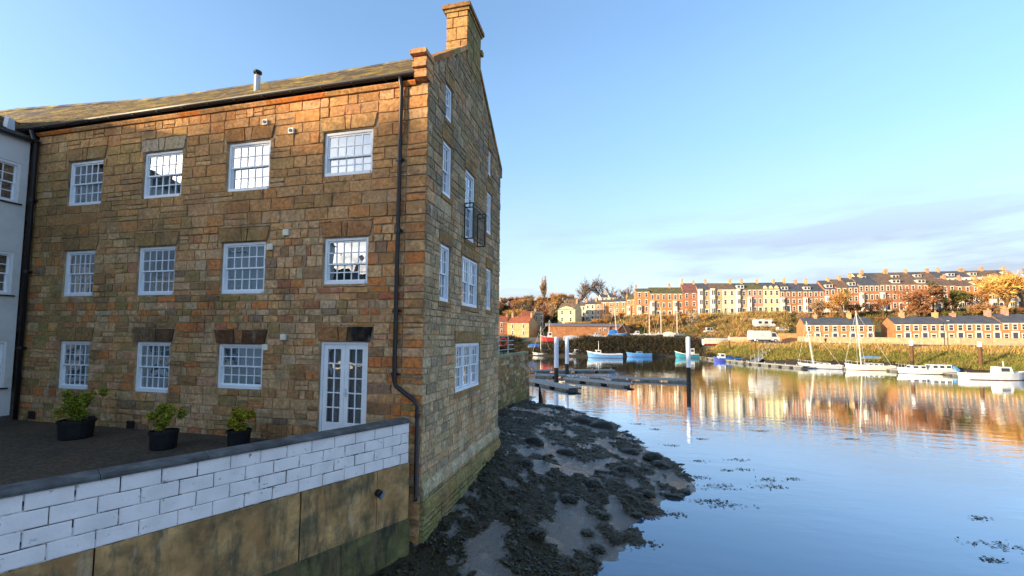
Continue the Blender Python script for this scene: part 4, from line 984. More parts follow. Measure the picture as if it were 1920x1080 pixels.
nx = len(xs); b.f = [(j*nx+i, j*nx+i+1, (j+1)*nx+i+1, (j+1)*nx+i) for j in range(len(ys)-1) for i in range(nx-1)]; b.m = [0]*len(b.f)
struct(b.build('shade_hill', MATS['bank_ground'], smooth=True))

# ------------------------------------------------------------------ houses
def brick(n, c, s=.06): return mat('brick_'+n, c, rough=.9, var=.22, vscale=1.2, bump=.2, bscale=6, stain=tuple(x*.55 for x in c), stain_amt=.4, stain_scale=.4)
BR = {'red': brick('red', (.37, .155, .085)), 'orange': brick('orange', (.45, .20, .085)), 'brown': brick('brown', (.26, .11, .07)), 'pink': brick('pink', (.45, .24, .17)),
      'buff': brick('buff', (.48, .33, .16)), 'cream': brick('cream', (.62, .55, .38)), 'lemon': brick('lemon', (.66, .60, .32)), 'stone': brick('stone', (.42, .30, .17)), 'white': brick('white', (.66, .64, .58))}
RF = {'slate': mat('far_slate', (.075, .078, .088), rough=.6, var=.3, vscale=.8, bump=.3, bscale=4, spec=.4), 'brown': mat('far_brown_tile', (.15, .10, .07), rough=.85, var=.35, vscale=.9, bump=.3, bscale=4),
      'red': mat('far_red_tile', (.30, .09, .045), rough=.85, var=.3, vscale=.9, bump=.3, bscale=4), 'moss': mat('far_mossy_slate', (.11, .10, .045), rough=.85, var=.4, vscale=.7, bump=.3, bscale=4), 'plum': mat('far_plum_tile', (.17, .08, .07), rough=.8, var=.3, vscale=.8)}
M_TRIM = mat('house_trim', (.64, .61, .53), rough=.6, var=.08)
M_POT = mat('chimney_pot', (.45, .22, .10), rough=.8)
M_DOOR = mat('painted_door', (.05, .06, .09), rough=.4)
CACHE = {}
def cached(key, fn):
    if key not in CACHE: CACHE[key] = fn()
    return CACHE[key]
def win_mesh(w, h):
    mb = MB(); f = .13
    mb.box((-w/2, -.10, 0), (-w/2+f, .0, h)); mb.box((w/2-f, -.10, 0), (w/2, .0, h)); mb.box((-w/2+f, -.10, h-f), (w/2-f, .0, h)); mb.box((-w/2-.08, -.16, -.1), (w/2+.08, .0, 0)); mb.box((-w/2+f, -.07, h*.5-.04), (w/2-f, -.02, h*.5+.04)); mb.box((-w/2-.1, -.13, h), (w/2+.1, 0, h+.14))
    return mb.mesh('window', M_TRIM)
def pane_mesh(w, h):
    mb = MB(); mb.add([(-w/2+.12, -.03, .01), (w/2-.12, -.03, .01), (w/2-.12, -.03, h-.12), (-w/2+.12, -.03, h-.12)], [(0, 1, 2, 3)]); return mb.mesh('pane', M_FARGLASS)
def add_win(par, x, y, z, w, h, nm='window'):
    w, h = round(w, 1), round(h, 1)
    o = link(nm, cached(('w', w, h), lambda: win_mesh(w, h)), par, (x, y, z)); link('pane', cached(('p', w, h), lambda: pane_mesh(w, h)), o); return o
def house(label, P, ang, w, dp, he, hr, wall, roof_, st=3, cols=2, bay=0, dormer=0, chim=1, door=1, group=None, pent=False, name='terrace_house', low=2.0, parapet=False, winw=1.0, gables=0, side=None, hip=0):
    t = thing(name, label, 'house', P, ang, group)
    mb = MB(); x1 = w-.012
    mb.prism([(0, -low), (dp, -low), (dp, he), (dp/2, hr-.12 if not hip else he), (0, he)], lambda y, z: (.012, y, z), lambda y, z: (x1, y, z)); mb.build('wall', BR[wall], t)
    ov = .28; th = .14; rb = MB(); k = (hr-he)/(dp/2); hx = hip
    f0 = -.05 if chim else -.15
    rb.prism([(-ov, he-ov*k), (dp/2, hr), (dp+ov, he-ov*k), (dp+ov, he-ov*k+th), (dp/2, hr+th), (-ov, he-ov*k+th)], lambda y, z: ((.0 if not hip else (y+ov)/(dp/2)*hip if y < dp/2 else (dp+ov-y)/(dp/2)*hip)-(.0), y, z), lambda y, z: (w-(0 if not hip else (y+ov)/(dp/2)*hip if y < dp/2 else (dp+ov-y)/(dp/2)*hip), y, z))
    ro = rb.build('roof', RF[roof_], t)
    if chim:
        for xc in ([w-.5] if chim == 1 else [.5, w-.5] if chim == 2 else [.5]):
            cb = MB(); cw_ = .38; ct = R.uniform(.7, 1.5); cb.box((xc-cw_, dp/2-.75, hr-.6), (xc+cw_*.98, dp/2+.75, hr+ct)); cb.box((xc-cw_-.08, dp/2-.83, hr+ct+.001), (xc+cw_+.06, dp/2+.83, hr+ct+.15))
            for q in range(R.choice([2, 3, 4])): cb.lathe([(.14, ct+.15), (.11, ct+R.uniform(.45, .8))], 7, (xc, dp/2-.5+q*.33, hr), 1)
            cb.build('chimney', [BR[R.choice(['buff', 'stone', 'pink', 'stone'])], M_POT], ro)
    sh = he/st; cwid = w/cols; hb = min(1.7, sh*.58)
    mb = MB(); mb.box((.02, -.12, he-.30), (w-.02, -.002, he-.10)); mb.build('eaves_board', M_TRIM, t)
    for s in range(st):
        zb = s*sh+sh*.26
        for c in range(cols):
            xc = cwid*(c+.5)
            if bay and c == 0 and s < bay: continue
            if door and c == cols-1 and s == 0:
                d = link('door', cached('door', door_mesh), t, (xc, 0, .05)); link('door_panel', cached('doorp', doorp_mesh), d); continue
            add_win(t, xc, -.003, zb, min(winw, cwid*.6), hb)
    if bay:
        xc = cwid*.5; bw_ = min(2.0, cwid*.86); bh = bay*sh-.1; bb = MB()
        bb.prism([(-bw_/2, 0), (-bw_/2+.35, -.85), (bw_/2-.35, -.85), (bw_/2, 0)], lambda p, q: (xc+p, q-.003, -low), lambda p, q: (xc+p, q-.003, bh)); bb.prism([(-bw_/2-.1, 0), (-bw_/2+.3, -.97), (bw_/2-.3, -.97), (bw_/2+.1, 0)], lambda p, q: (xc+p, q-.004, bh+.001), lambda p, q: (xc+p, q-.004, bh+.2))
        bo = bb.build('bay_window', M_TRIM, t)
        for s in range(bay):
            for j, xx in enumerate((-.3, .3) if bw_ > 1.6 else (0,)):
                pm = MB(); e = .2; pm.add([(xc+xx-e, -.865, s*sh+sh*.3), (xc+xx+e, -.865, s*sh+sh*.3), (xc+xx+e, -.865, s*sh+sh*.82), (xc+xx-e, -.865, s*sh+sh*.82)], [(0, 1, 2, 3)]); pm.build('pane', M_FARGLASS, bo)
    if dormer:
        xc = w*.5; dw = min(w*.62, 2.6); db = MB(); zb = he+.35; db.box((xc-dw/2, .45, zb), (xc+dw/2, dp/2-.3, zb+1.35)); db.box((xc-dw/2-.12, .3, zb+1.352), (xc+dw/2+.12, dp/2, zb+1.48), 1); do = db.build('dormer', [M_TRIM, RF['slate']], t)
        for j in (-1, 1):
            pm = MB(); xx = xc+j*dw*.24; pm.add([(xx-dw*.17, .435, zb+.3), (xx+dw*.17, .435, zb+.3), (xx+dw*.17, .435, zb+1.15), (xx-dw*.17, .435, zb+1.15)], [(0, 1, 2, 3)]); pm.build('pane', M_FARGLASS, do)
    for gidx in range(gables):
        xc = w*(gidx+.5)/gables; gw = w/gables*.8; gb = MB(); gb.prism([(-gw/2, he-.5), (gw/2, he-.5), (gw/2, he+.35), (0, he+1.25), (-gw/2, he+.35)], lambda p, z: (xc+p, -.06, z), lambda p, z: (xc+p, 1.6, z)); go_ = gb.build('front_gable', BR[wall], t)
    if side:
        for (yy, zz, ww, hh) in side:
            o = add_win(t, -.0, yy, zz, ww, hh); o.rotation_euler = (0, 0, -math.pi/2); o.location = (.009, yy, zz)
    return t
def door_mesh():
    mb = MB(); mb.box((-.75, -.16, 0), (-.5, 0, 2.3)); mb.box((.5, -.16, 0), (.75, 0, 2.3)); mb.box((-.75, -.2, 2.3), (.75, 0, 2.65)); mb.box((-.8, -.6, -.6), (.8, 0, 0)); return mb.mesh('door', M_TRIM)
def doorp_mesh():
    mb = MB(); mb.box((-.5, -.06, 0), (.5, -.005, 2.3)); return mb.mesh('door_panel', M_DOOR)
def line_fn(pA, dA, pB, dB):
    A, C_ = B(pA, dA), B(pB, dB)
    def f(px):
        k = (px-CX)/FPX; dirv = FH+RH*k; n = Vector((-(C_-A).y, (C_-A).x, 0)); s = (A-EYE).dot(n)/dirv.dot(n); q = EYE+dirv*s; q.z = 0; return q, s
    return f
ORD = ['first', 'second', 'third', 'fourth', 'fifth', 'sixth', 'seventh', 'eighth', 'ninth', 'tenth', 'eleventh', 'twelfth', 'thirteenth', 'fourteenth', 'fifteenth', 'sixteenth', 'seventeenth', 'eighteenth', 'nineteenth', 'twentieth']
def zpy(px, py, s): return at(px, py, s*math.cos(PIT)+0).z
COLW = {'red': 'red brick', 'orange': 'orange brick', 'brown': 'dark brown brick', 'pink': 'pinkish brick', 'buff': 'buff brick', 'cream': 'cream rendered', 'lemon': 'pale yellow', 'stone': 'sandy stone', 'white': 'white rendered'}
RFW = {'slate': 'slate roof', 'brown': 'brown tiled roof', 'red': 'red tiled roof', 'moss': 'mossy roof', 'plum': 'plum tiled roof'}
def row(units, lf, dp, where, group, ground=None, **dflt):
    for i, (a, c, yb, ye, yr, wl, rf_, st, o) in enumerate(units):
        (Pa, sa), (Pc, sc) = lf(a), lf(c); d = Pc-Pa; m = (a+c)/2; sm = (sa+sc)/2
        zb = zpy(m, yb, sm); he = zpy(m, ye, sm)-zb; hr = zpy(m, yr, sm+dp/2)-zb
        hr = max(hr, he+.9)
        kw = dict(dflt); kw.update(o); ft = []
        if kw.get('bay'): ft.append('white bays')
        if kw.get('dormer'): ft.append('a white dormer')
        if kw.get('gables'): ft.append('small front gables')
        if not ft: ft.append(RFW[rf_])
        num = ORD[i] if i < 20 else 'twenty-'+ORD[i-20]
        house(f"{COLW[wl]} house with {ft[0]}, {num} from left {where}", (Pa.x, Pa.y, zb), math.atan2(d.y, d.x), d.length, dp, he, hr, wl, rf_, st, group=group, **kw)
# the long terrace on the hill
T1 = line_fn(1193, 171, 1920, 147)
U = [(1193, 1219, 600, 546, 541, 'orange', 'moss', 4, dict(chim=3, bay=2)), (1219, 1240, 595, 549, 539, 'orange', 'moss', 3, dict(bay=2, chim=0)), (1240, 1262, 595, 549, 539, 'orange', 'moss', 3, dict(bay=0, chim=1)), (1262, 1282, 595, 549, 539, 'orange', 'moss', 3, dict(bay=2, chim=0)),
     (1282, 1309, 592, 547, 531, 'red', 'plum', 3, dict(chim=2, door=0)), (1309, 1332, 592, 542, 531, 'buff', 'slate', 3, dict(bay=3, chim=1)), (1332, 1355, 592, 541, 531, 'buff', 'brown', 3, dict(bay=3, chim=0, dormer=0)), (1355, 1380, 590, 541, 531, 'cream', 'brown', 3, dict(chim=1)), (1380, 1402, 590, 542, 531, 'stone', 'slate', 3, dict(bay=3, chim=1, dormer=1)),
     (1402, 1432, 588, 541, 530, 'pink', 'moss', 3, dict(cols=3, bay=2, chim=1)), (1432, 1464, 588, 541, 530, 'lemon', 'slate', 3, dict(cols=3, gables=3, bay=0, chim=1)), (1464, 1485, 585, 545, 529, 'red', 'slate', 3, dict(bay=2, dormer=1, chim=1)), (1485, 1507, 585, 545, 531, 'red', 'slate', 3, dict(chim=1)), (1507, 1527, 585, 545, 531, 'red', 'slate', 3, dict(bay=2, dormer=1, chim=1)),
     (1527, 1548, 584, 545, 532, 'red', 'slate', 3, dict(chim=0)), (1548, 1570, 583, 541, 526, 'red', 'slate', 3, dict(bay=2, dormer=1)), (1570, 1592, 583, 538, 524, 'red', 'brown', 3, dict(chim=1)), (1592, 1613, 583, 537, 521, 'red', 'slate', 3, dict(dormer=1, bay=0)), (1613, 1633, 581, 533, 519, 'red', 'slate', 3, dict(bay=2, chim=1)), (1633, 1652, 581, 533, 520, 'red', 'slate', 3, dict(chim=0)),
     (1652, 1674, 581, 532, 520, 'red', 'brown', 3, dict(bay=2, chim=0)), (1674, 1698, 581, 532, 520, 'red', 'brown', 3, dict(chim=0, dormer=1)), (1698, 1722, 581, 532, 520, 'red', 'brown', 3, dict(bay=2, chim=0)), (1722, 1746, 581, 532, 520, 'red', 'brown', 3, dict(bay=0, dormer=1, chim=0)), (1746, 1770, 581, 533, 521, 'red', 'brown', 3, dict(bay=2, chim=0)),
     (1770, 1796, 581, 534, 522, 'red', 'brown', 3, dict(chim=1)), (1796, 1826, 580, 535, 525, 'red', 'brown', 3, dict(bay=2, dormer=0)), (1826, 1857, 580, 535, 525, 'red', 'brown', 3, dict(bay=2, dormer=1)), (1857, 1888, 580, 535, 524, 'buff', 'brown', 3, dict(bay=2)), (1888, 1925, 578, 535, 524, 'buff', 'brown', 3, dict(bay=2))]
row(U, T1, 9.0, 'in long hillside terrace', 'long hillside terrace')
# lower terrace to its left
T0 = line_fn(1080, 190, 1196, 178)
U = [(1083, 1098, 604, 573, 567, 'cream', 'brown', 3, dict(bay=1, chim=1)), (1098, 1116, 603, 570, 565, 'cream', 'slate', 3, dict(bay=2, chim=1)), (1116, 1128, 601, 570, 563, 'pink', 'brown', 3, dict(cols=1, door=0, bay=1, chim=0)), (1128, 1152, 600, 566, 562, 'orange', 'brown', 3, dict(chim=0, door=0)), (1152, 1175, 600, 565, 561, 'orange', 'slate', 3, dict(chim=1, door=0)), (1175, 1195, 600, 561, 553, 'orange', 'moss', 3, dict(bay=2, chim=0))]
row(U, T0, 8.0, 'in the short terrace', 'short terrace')
# upper terrace behind, mostly roofs
T2 = line_fn(1600, 190, 1920, 178)
U = [(1612+i*21, 1633+i*21, 548, lerp(524, 515, i/13), lerp(512, 506, i/13), 'white' if i > 8 else 'cream', ('slate', 'slate', 'brown', 'brown', 'brown', 'slate', 'brown', 'slate')[i % 8], 2, dict(chim=(1, 0, 1, 3, 1, 0, 1)[i % 7], dormer=1 if i % 5 in (0, 3) else 0)) for i in range(14)]
row(U, T2, 8.0, 'in upper skyline terrace', 'upper skyline terrace')
# brick cottages along the road
C1 = line_fn(1508, 122, 1920, 106.5)
def cott(a, c, n, yb, ye, yr, where, grp, o0):
    U = [(lerp(a, c, i/n), lerp(a, c, (i+1)/n), yb, ye, yr, 'orange', 'slate', 2, dict(o0 if i == 0 else {}, chim=(1 if i % 2 == 0 else 0))) for i in range(n)]
    row(U, C1, 7.5, where, grp, winw=1.15)
cott(1508, 1640, 4, 641, 608.5, 596, 'in left cottage row', 'left brick cottages', {})
cott(1677, 1775, 3, 641, 607, 595, 'in middle cottage row', 'middle brick cottages', {})
cott(1775, 1878, 3, 641, 606, 593, 'in right cottage row', 'right brick cottages', {})
cott(1878, 1980, 3, 641, 604, 590, 'in edge cottage row', 'edge brick cottages', {})
# houses at the left of the far bank
def lone(label, px0, px1, d, yb, ye, yr, wl, rf_, st, dp, rot=0, cols=2, **o):
    P = at(px0, yb, d); Q = at(px1, yb, d); w = (Q-P).length/max(.3, math.cos(rot)); hr_ = zpy((px0+px1)/2, yr, d+dp/2)-P.z
    return house(label, P, CAMROT+rot, w, dp, zpy((px0+px1)/2, ye, d)-P.z, hr_, wl, rf_, st, cols, **o)
lone('small red brick house with red tiles, half hidden by the mill gable edge', 905, 952, 160, 626, 603, 593, 'red', 'red', 2, 8, 0, chim=1, door=0, winw=.8)
lone('yellow brick house with orange tiled roof below the wooded hill', 951, 991, 158, 631, 605.5, 594, 'buff', 'red', 2, 8, -.45, chim=2, door=0, winw=.8)
lone('low red roofed house behind the yellow brick house', 978, 1001, 172, 612, 593, 584, 'buff', 'red', 1, 7, 0, chim=0, door=0)
lone('sandy stone house with a broad chimney behind the boatyard', 1002, 1019, 176, 612, 590, 584, 'stone', 'brown', 2, 7, 0, chim=3, door=0)
lone('pale cream house with steep brown roof at the left end of the terraces', 1046, 1076, 178, 606, 580, 569, 'lemon', 'brown', 2, 8, -.5, chim=1, door=0, gables=1)
lone('white cottage high among the trees on the hill, the left one', 1056, 1074, 235, 572, 563, 557, 'white', 'brown', 1, 6, 0, chim=0, door=0)
lone('white cottage with grey roof above the short terrace', 1126, 1140, 235, 566, 557, 552, 'white', 'slate', 1, 6, 0, chim=1, door=0)
lone('cream cottage above the short terrace, right of the white one', 1143, 1156, 232, 567, 557, 552, 'lemon', 'slate', 1, 6, 0, chim=1, door=0)
# houses on the hill behind the camera, seen only as reflections
for i, (x, y, z) in enumerate(((-30, -52, 7), (-20, -48, 5), (-8, -46, 4), (-41, -55, 9))):
    house(f'slate roofed house reflected in the mill windows, {ORD[i]} of four', (x+9, y, z), math.pi+.1, 8.5, 8, 5.5, 8.5, 'brown', 'slate', 2, 2, group='reflected houses', name='hill_house', low=4)
# long orange shed in the boatyard
P = at(1031, 630, 152); Q = at(1166, 630, 152); ln = (Q-P).length
sh_ = thing('boatyard_shed', 'long low orange brick shed with grey roof behind the boatyard', 'shed', P, CAMROT)
hh = 22/FPX*152*.86; mb = MB(); mb.box((.0, 0, -1), (ln*.83, 9, hh)); mb.box((ln*.83+.02, .4, -1), (ln, 9, hh)); mb.build('wall', BR['orange'], sh_)
mb = MB(); mb.prism([(-.4, hh), (9.4, hh), (9.4, hh+.15), (4.5, hh+1.1), (-.4, hh+.2)], lambda y, z: (-1.2, y, z), lambda y, z: (ln+.4, y, z)); mb.build('roof', mat('shed_roof', (.20, .17, .18), rough=.7, var=.15), sh_)
for x in (ln*.70, ln*.765): add_win(sh_, x, -.003, hh*.55, .9, .9)
mb = MB(); mb.box((ln*.84, .32, 0), (ln*.985, .39, hh*.62)); mb.build('shutter_door', mat('shutter_red', (.25, .03, .02), rough=.5), sh_)
mb = MB(); mb.box((ln*.83-.1, -.06, 0), (ln*.83+.05, -.01, hh)); mb.build('downpipe', M_BLACK, sh_)
# dark timber shed right of it
sd = thing('timber_shed', 'small dark timber shed with pitched roof at the end of the boatyard', 'shed', at(1160, 634, 149), CAMROT)
mb = MB(); mb.prism([(0, -1), (3.9, -1), (3.9, 3), (1.95, 5), (0, 3)], lambda x, z: (x, 0, z), lambda x, z: (x, 6, z)); mb.build('wall', mat('dark_boards', (.06, .035, .028), rough=.9, var=.3), sd)
mb = MB(); mb.prism([(-.3, 2.75), (1.95, 5.05), (4.2, 2.75), (4.2, 2.9), (1.95, 5.22), (-.3, 2.9)], lambda x, z: (x, -.2, z), lambda x, z: (x, 6.2, z)); mb.build('roof', RF['brown'], sd)

# ------------------------------------------------------------------ roadside wall, red wall, garden walls, posts
def strip_wall(name, label, pts, h, m, th=.3, seg=5.0, cope=True):
    t = thing(name, label, 'wall', pts[0]); O = Vector(pts[0])
    for A, C_ in zip(pts, pts[1:]):
        d = Vector(C_)-Vector(A); n = max(1, int(d.length/seg))
        for i in range(n):
            p, q = Vector(A)+d*(i/n)-O, Vector(A)+d*((i+1)/n)-O; s = Vector((-d.y, d.x, 0)).normalized()*th/2; e = d.normalized()*.02
            p = p+e; q = q-e; mb = MB(); hh = h+R.uniform(-.05, .05)
            mb.add([p-s-Vector((0, 0, .8)), q-s-Vector((0, 0, .8)), q+s-Vector((0, 0, .8)), p+s-Vector((0, 0, .8)), p-s+Vector((0, 0, hh)), q-s+Vector((0, 0, hh)), q+s+Vector((0, 0, hh)), p+s+Vector((0, 0, hh))], [(0, 3, 2, 1), (4, 5, 6, 7), (0, 1, 5, 4), (1, 2, 6, 5), (2, 3, 7, 6), (3, 0, 4, 7)]); mb.build('wall_panel', m, t)
    return t
M_SAND = mat('sandstone_wall', (.42, .31, .19), rough=.9, var=.25, vscale=1.2, bump=.3, bscale=5)
strip_wall('roadside_wall', 'long low sandstone wall along the road in front of the brick cottages', [tuple(G(1495, 114.5)), tuple(G(1650, 106.5)), tuple(G(1800, 98.5)), tuple(G(1920, 94.5)), tuple(G(2100, 90))], 1.65, M_SAND)
strip_wall('low_wall', 'pinkish low wall behind the quay road, left of the white lorry', [tuple(G(1366, 127)), tuple(G(1412, 121))], 1.35, mat('pink_wall', (.45, .26, .18), rough=.9, var=.2))
strip_wall('brick_yard_wall', 'plain orange brick yard wall between the white lorry and the cottages', [tuple(G(1458, 124)), tuple(G(1494, 121))], 2.3, BR['orange'])
strip_wall('garden_wall', 'pale garden wall below the cream and yellow terrace houses', [tuple(G(1388, 150)), tuple(G(1452, 146))], 1.0, M_SAND)
M_POSTW = mat('white_post', (.72, .68, .6), rough=.6)
pm = MB(); pm.lathe([(.07, -.2), (.07, .85), (.04, .95)], 8); pme = pm.mesh('bollard', M_POSTW)
for i, px in enumerate((1468, 1484.5, 1500.5, 1517, 1537, 1555, 1574, 1593.5)):
    tag(link('bollard', pme, None, G(px, pw(px, [(1395, 113), (1500, 103.6), (1650, 96)]))), f'short white road post, {ORD[i]} from the left beside the quay road', 'bollard', 'white road posts')
sg = thing('notice_board', 'white upright notice board beside the quay road', 'sign', G(1510.5, 102.5)); mb = MB(); mb.box((-.3, -.03, .25), (.3, .03, 1.5)); mb.build('board', M_POSTW, sg); mb = MB(); mb.box((-.28, .031, -.3), (-.2, .09, 1.5)); mb.box((.2, .031, -.3), (.28, .09, 1.5)); mb.build('posts', M_POSTW, sg)
lm = thing('lamp_post', 'slim dark lamp post in front of the right cottage wall', 'lamp post', G(1770, 99)); mb = MB(); mb.tube([(0, 0, -.2), (0, 0, 5.2), (.15, 0, 5.5), (.7, 0, 5.6)], [.09, .06, .05, .05], 7); mb.build('pole', M_BLACK, lm); mb = MB(); mb.box((.6, -.12, 5.54), (1.05, .12, 5.68)); mb.build('lamp_head', M_LEAD, lm)
# ------------------------------------------------------------------ person by the road
def person(P, h, rz):
    t = thing('person', 'person in dark coat and trousers standing by the quay road', 'person', P, rz)
    def ell(ctr, r, n=10, m=6):
        mb = MB(); vs_ = []; fs = []
        for j in range(m+1):
            ph = math.pi*j/m
            for k in range(n): a = 6.2832*k/n; vs_.append((ctr[0]+r[0]*math.sin(ph)*math.cos(a), ctr[1]+r[1]*math.sin(ph)*math.sin(a), ctr[2]+r[2]*math.cos(ph)))
        fs = [(j*n+k, (j+1)*n+k, (j+1)*n+(k+1) % n, j*n+(k+1) % n) for j in range(m) for k in range(n)]
        mb.add(vs_, fs); return mb
    me = bpy.data.meshes.new('body'); V = [(0, 0, .95), (0, 0, 1.2), (0, 0, 1.42), (0, 0, 1.52), (0, .01, 1.66), (.2, 0, 1.42), (.26, .02, 1.14), (.24, .1, .9), (-.2, 0, 1.42), (-.26, .02, 1.14), (-.24, .1, .9), (.1, 0, .9), (.11, .02, .48), (.11, 0, .07), (.12, .16, .04), (-.1, 0, .9), (-.11, .05, .48), (-.11, -.03, .07), (-.12, .12, .04)]
    E_ = [(0, 1), (1, 2), (2, 3), (3, 4), (2, 5), (5, 6), (6, 7), (2, 8), (8, 9), (9, 10), (0, 11), (11, 12), (12, 13), (13, 14), (0, 15), (15, 16), (16, 17), (17, 18)]
    Rr = [.15, .15, .15, .06, .10, .08, .06, .045, .08, .06, .045, .1, .075, .05, .04, .1, .075, .05, .04]
    me.from_pydata(V, E_, []); me.materials.append(mat('dark_clothes', (.02, .02, .026), rough=.9)); o = link('body', me, t)
    sk = o.modifiers.new('skin', 'SKIN'); su = o.modifiers.new('sub', 'SUBSURF'); su.levels = su.render_levels = 1
    for i, q in enumerate(Rr): me.skin_vertices[0].data[i].radius = (q, q*.8); me.skin_vertices[0].data[i].use_root = (i == 0)
    ell((0, .02, 1.67), (.085, .1, .125)).build('head', mat('skin', (.42, .25, .18), rough=.6), t, smooth=True)
    ell((0, -.015, 1.71), (.095, .1, .105)).build('hair', mat('dark_hair', (.02, .015, .012), rough=.7), t, smooth=True)
    t.scale = (h/1.78,)*3
person(G(1547.5, 102), 1.75, CAMROT+math.pi*.8)

# ------------------------------------------------------------------ boats
def paint(n, c, r=.35): return mat('boat_'+n, c, rough=r, var=.12, vscale=1.5, spec=.45, stain=tuple(x*.5 for x in c), stain_amt=.3, stain_scale=1.2)
BP = {'white': paint('white', (.64, .63, .60)), 'cream': paint('cream', (.72, .66, .52)), 'blue': paint('blue', (.05, .20, .50)), 'sky': paint('sky', (.10, .27, .50)), 'navy': paint('navy', (.03, .05, .12)), 'turq': paint('turquoise', (.03, .24, .32)),
      'red': paint('red', (.45, .04, .03)), 'boot': paint('boot_red', (.16, .04, .03), .6), 'grey': paint('grey', (.42, .45, .48)), 'tarpb': paint('blue_tarp', (.03, .16, .50), .7), 'tarpg': paint('grey_tarp', (.42, .44, .46), .8), 'royal': paint('royal', (.03, .06, .33)), 'wood': paint('varnish', (.25, .11, .04), .4), 'dark': paint('dark', (.03, .03, .035), .6), 'green': paint('green', (.03, .10, .06))}
M_SPAR = mat('mast_alloy', (.70, .66, .58), rough=.4, var=.05)
def boat(label, P, ang, L_, beam, fb, top='white', trim='white', boot='boot', deck='cream', cabs=(), mast=None, boom=None, cover=None, tarp=None, group='boats moored on the far side', name='boat', keel=0.0, stand=False, outboard=False, rails=False, bandh=.14, sheer=.5, cat='boat'):
    t = thing(name, label, cat, P, ang, group); n = 14; secs = []
    for i in range(n+1):
        q = i/n; hbm = beam/2*((.80+.2*math.sin(math.pi*min(1, q*1.0)))if q < .5 else max(.012, (1-((q-.5)/.5)**2.3)))
        sz = fb*(1+sheer*max(0, (q-.35)/.65)**2+.10*(1-q)**2); x = -L_/2+L_*q; rake = .10*L_*max(0, (q-.8)/.2)
        dk = .34*fb*(1-max(0, (q-.7)/.3)**2)
        secs.append([(x-rake*.9, 0, -dk-keel*0), (x-rake*.6, hbm*.72, -dk*.45), (x-rake*.45, hbm*.88, .06*fb+.03), (x-rake*.12, hbm*.97, sz-bandh), (x, hbm, sz)])
    mb = MB()
    for sgn in (1, -1):
        V = [tuple((p[0], p[1]*sgn, p[2])) for s in secs for p in s]; k = 5
        for r_, m in ((0, 2), (1, 2), (2, 0), (3, 1)):
            fs = [(i*k+r_, (i+1)*k+r_, (i+1)*k+r_+1, i*k+r_+1) if sgn > 0 else (i*k+r_+1, (i+1)*k+r_+1, (i+1)*k+r_, i*k+r_) for i in range(n)]
            mb.add(V, fs, m)
    s0 = secs[0]; mb.add([(p[0], p[1], p[2]) for p in s0]+[(p[0], -p[1], p[2]) for p in s0[::-1]], [tuple(range(10))], 0)
    hull = mb.build('hull', [BP[top], BP[trim], BP[boot]], t)
    mb = MB(); mb.add([(s[4][0], s[4][1]*.95, s[4][2]-.09) for s in secs]+[(s[4][0], -s[4][1]*.95, s[4][2]-.09) for s in secs], [(i, i+1, n+2+i, n+1+i) for i in range(n)]); mb.build('deck', BP[deck], t)
    if keel:
        mb = MB(); mb.prism([(-L_*.12, -fb*.2), (L_*.16, -fb*.2), (L_*.08, -keel), (-L_*.10, -keel)], lambda x, z: (x, -.09, z), lambda x, z: (x, .09, z)); mb.build('keel', BP[boot], t)
    dz = fb*1.0-.09
    for (x0, x1, h, wf, cm, rk) in cabs:                       # cabin: x range as fraction of length (0 stern), height, width factor, paint, rake of front
        a, c = -L_/2+L_*x0, -L_/2+L_*x1; w = beam/2*wf; mb = MB()
        mb.add([(a, -w, dz), (c, -w*.9, dz), (c, w*.9, dz), (a, w, dz), (a+.05, -w*.88, dz+h), (c-rk, -w*.78, dz+h), (c-rk, w*.78, dz+h), (a+.05, w*.88, dz+h)], [(4, 5, 6, 7), (0, 1, 5, 4), (1, 2, 6, 5), (2, 3, 7, 6), (3, 0, 4, 7)])
        cb = mb.build('cabin', BP[cm], t)
        if h > .4:
            nw = max(1, int((c-a)/1.0))
            for sgn in (-1, 1):
                for k in range(nw):
                    u0, u1 = lerp(a, c-rk, (k+.18)/nw), lerp(a, c-rk, (k+.82)/nw); wm = MB(); e = .02
                    f = lambda x, zt: (x, sgn*(lerp(w*.88, w*.78, (x-a)/(c-a))*zt+lerp(w, w*.9, (x-a)/(c-a))*(1-zt)+e), dz+h*zt)
                    wm.add([f(u0, .42), f(u1, .42), f(u1, .84), f(u0, .84)], [(0, 1, 2, 3)]); wm.build('cabin_window', M_FARGLASS, cb)
            wm = MB(); wm.add([(c-rk*.45+.02, -w*.6, dz+h*.45), (c-rk*.45+.02, w*.6, dz+h*.45), (c-rk*.85+.02, w*.6, dz+h*.86), (c-rk*.85+.02, -w*.6, dz+h*.86)], [(0, 1, 2, 3)]); wm.build('windscreen', M_FARGLASS, cb)
    if mast:
        xm, hm, lean = mast; x = -L_/2+L_*xm; mb = MB(); mb.tube([(x, 0, dz), (x+lean, 0, hm)], [.085, .055], 7); m_ = mb.build('mast', M_SPAR, t)
        mb = MB()
        if hm > 5:
            mb.tube([(x+lean, 0, hm*.97), (L_*.48, 0, fb*1.5)], .016, 4); mb.tube([(x+lean, 0, hm*.98), (-L_*.49, 0, fb)], .016, 4)
            for s in (-1, 1): mb.tube([(x+lean, 0, hm*.95), (x+lean*.6, s*beam*.25, hm*.6), (x, s*beam*.46, fb)], .014, 4)
            mb.tube([(x+lean*.6, -beam*.25, hm*.6), (x+lean*.6, beam*.25, hm*.6)], .03, 5); mb.build('rigging', M_SPAR, t)
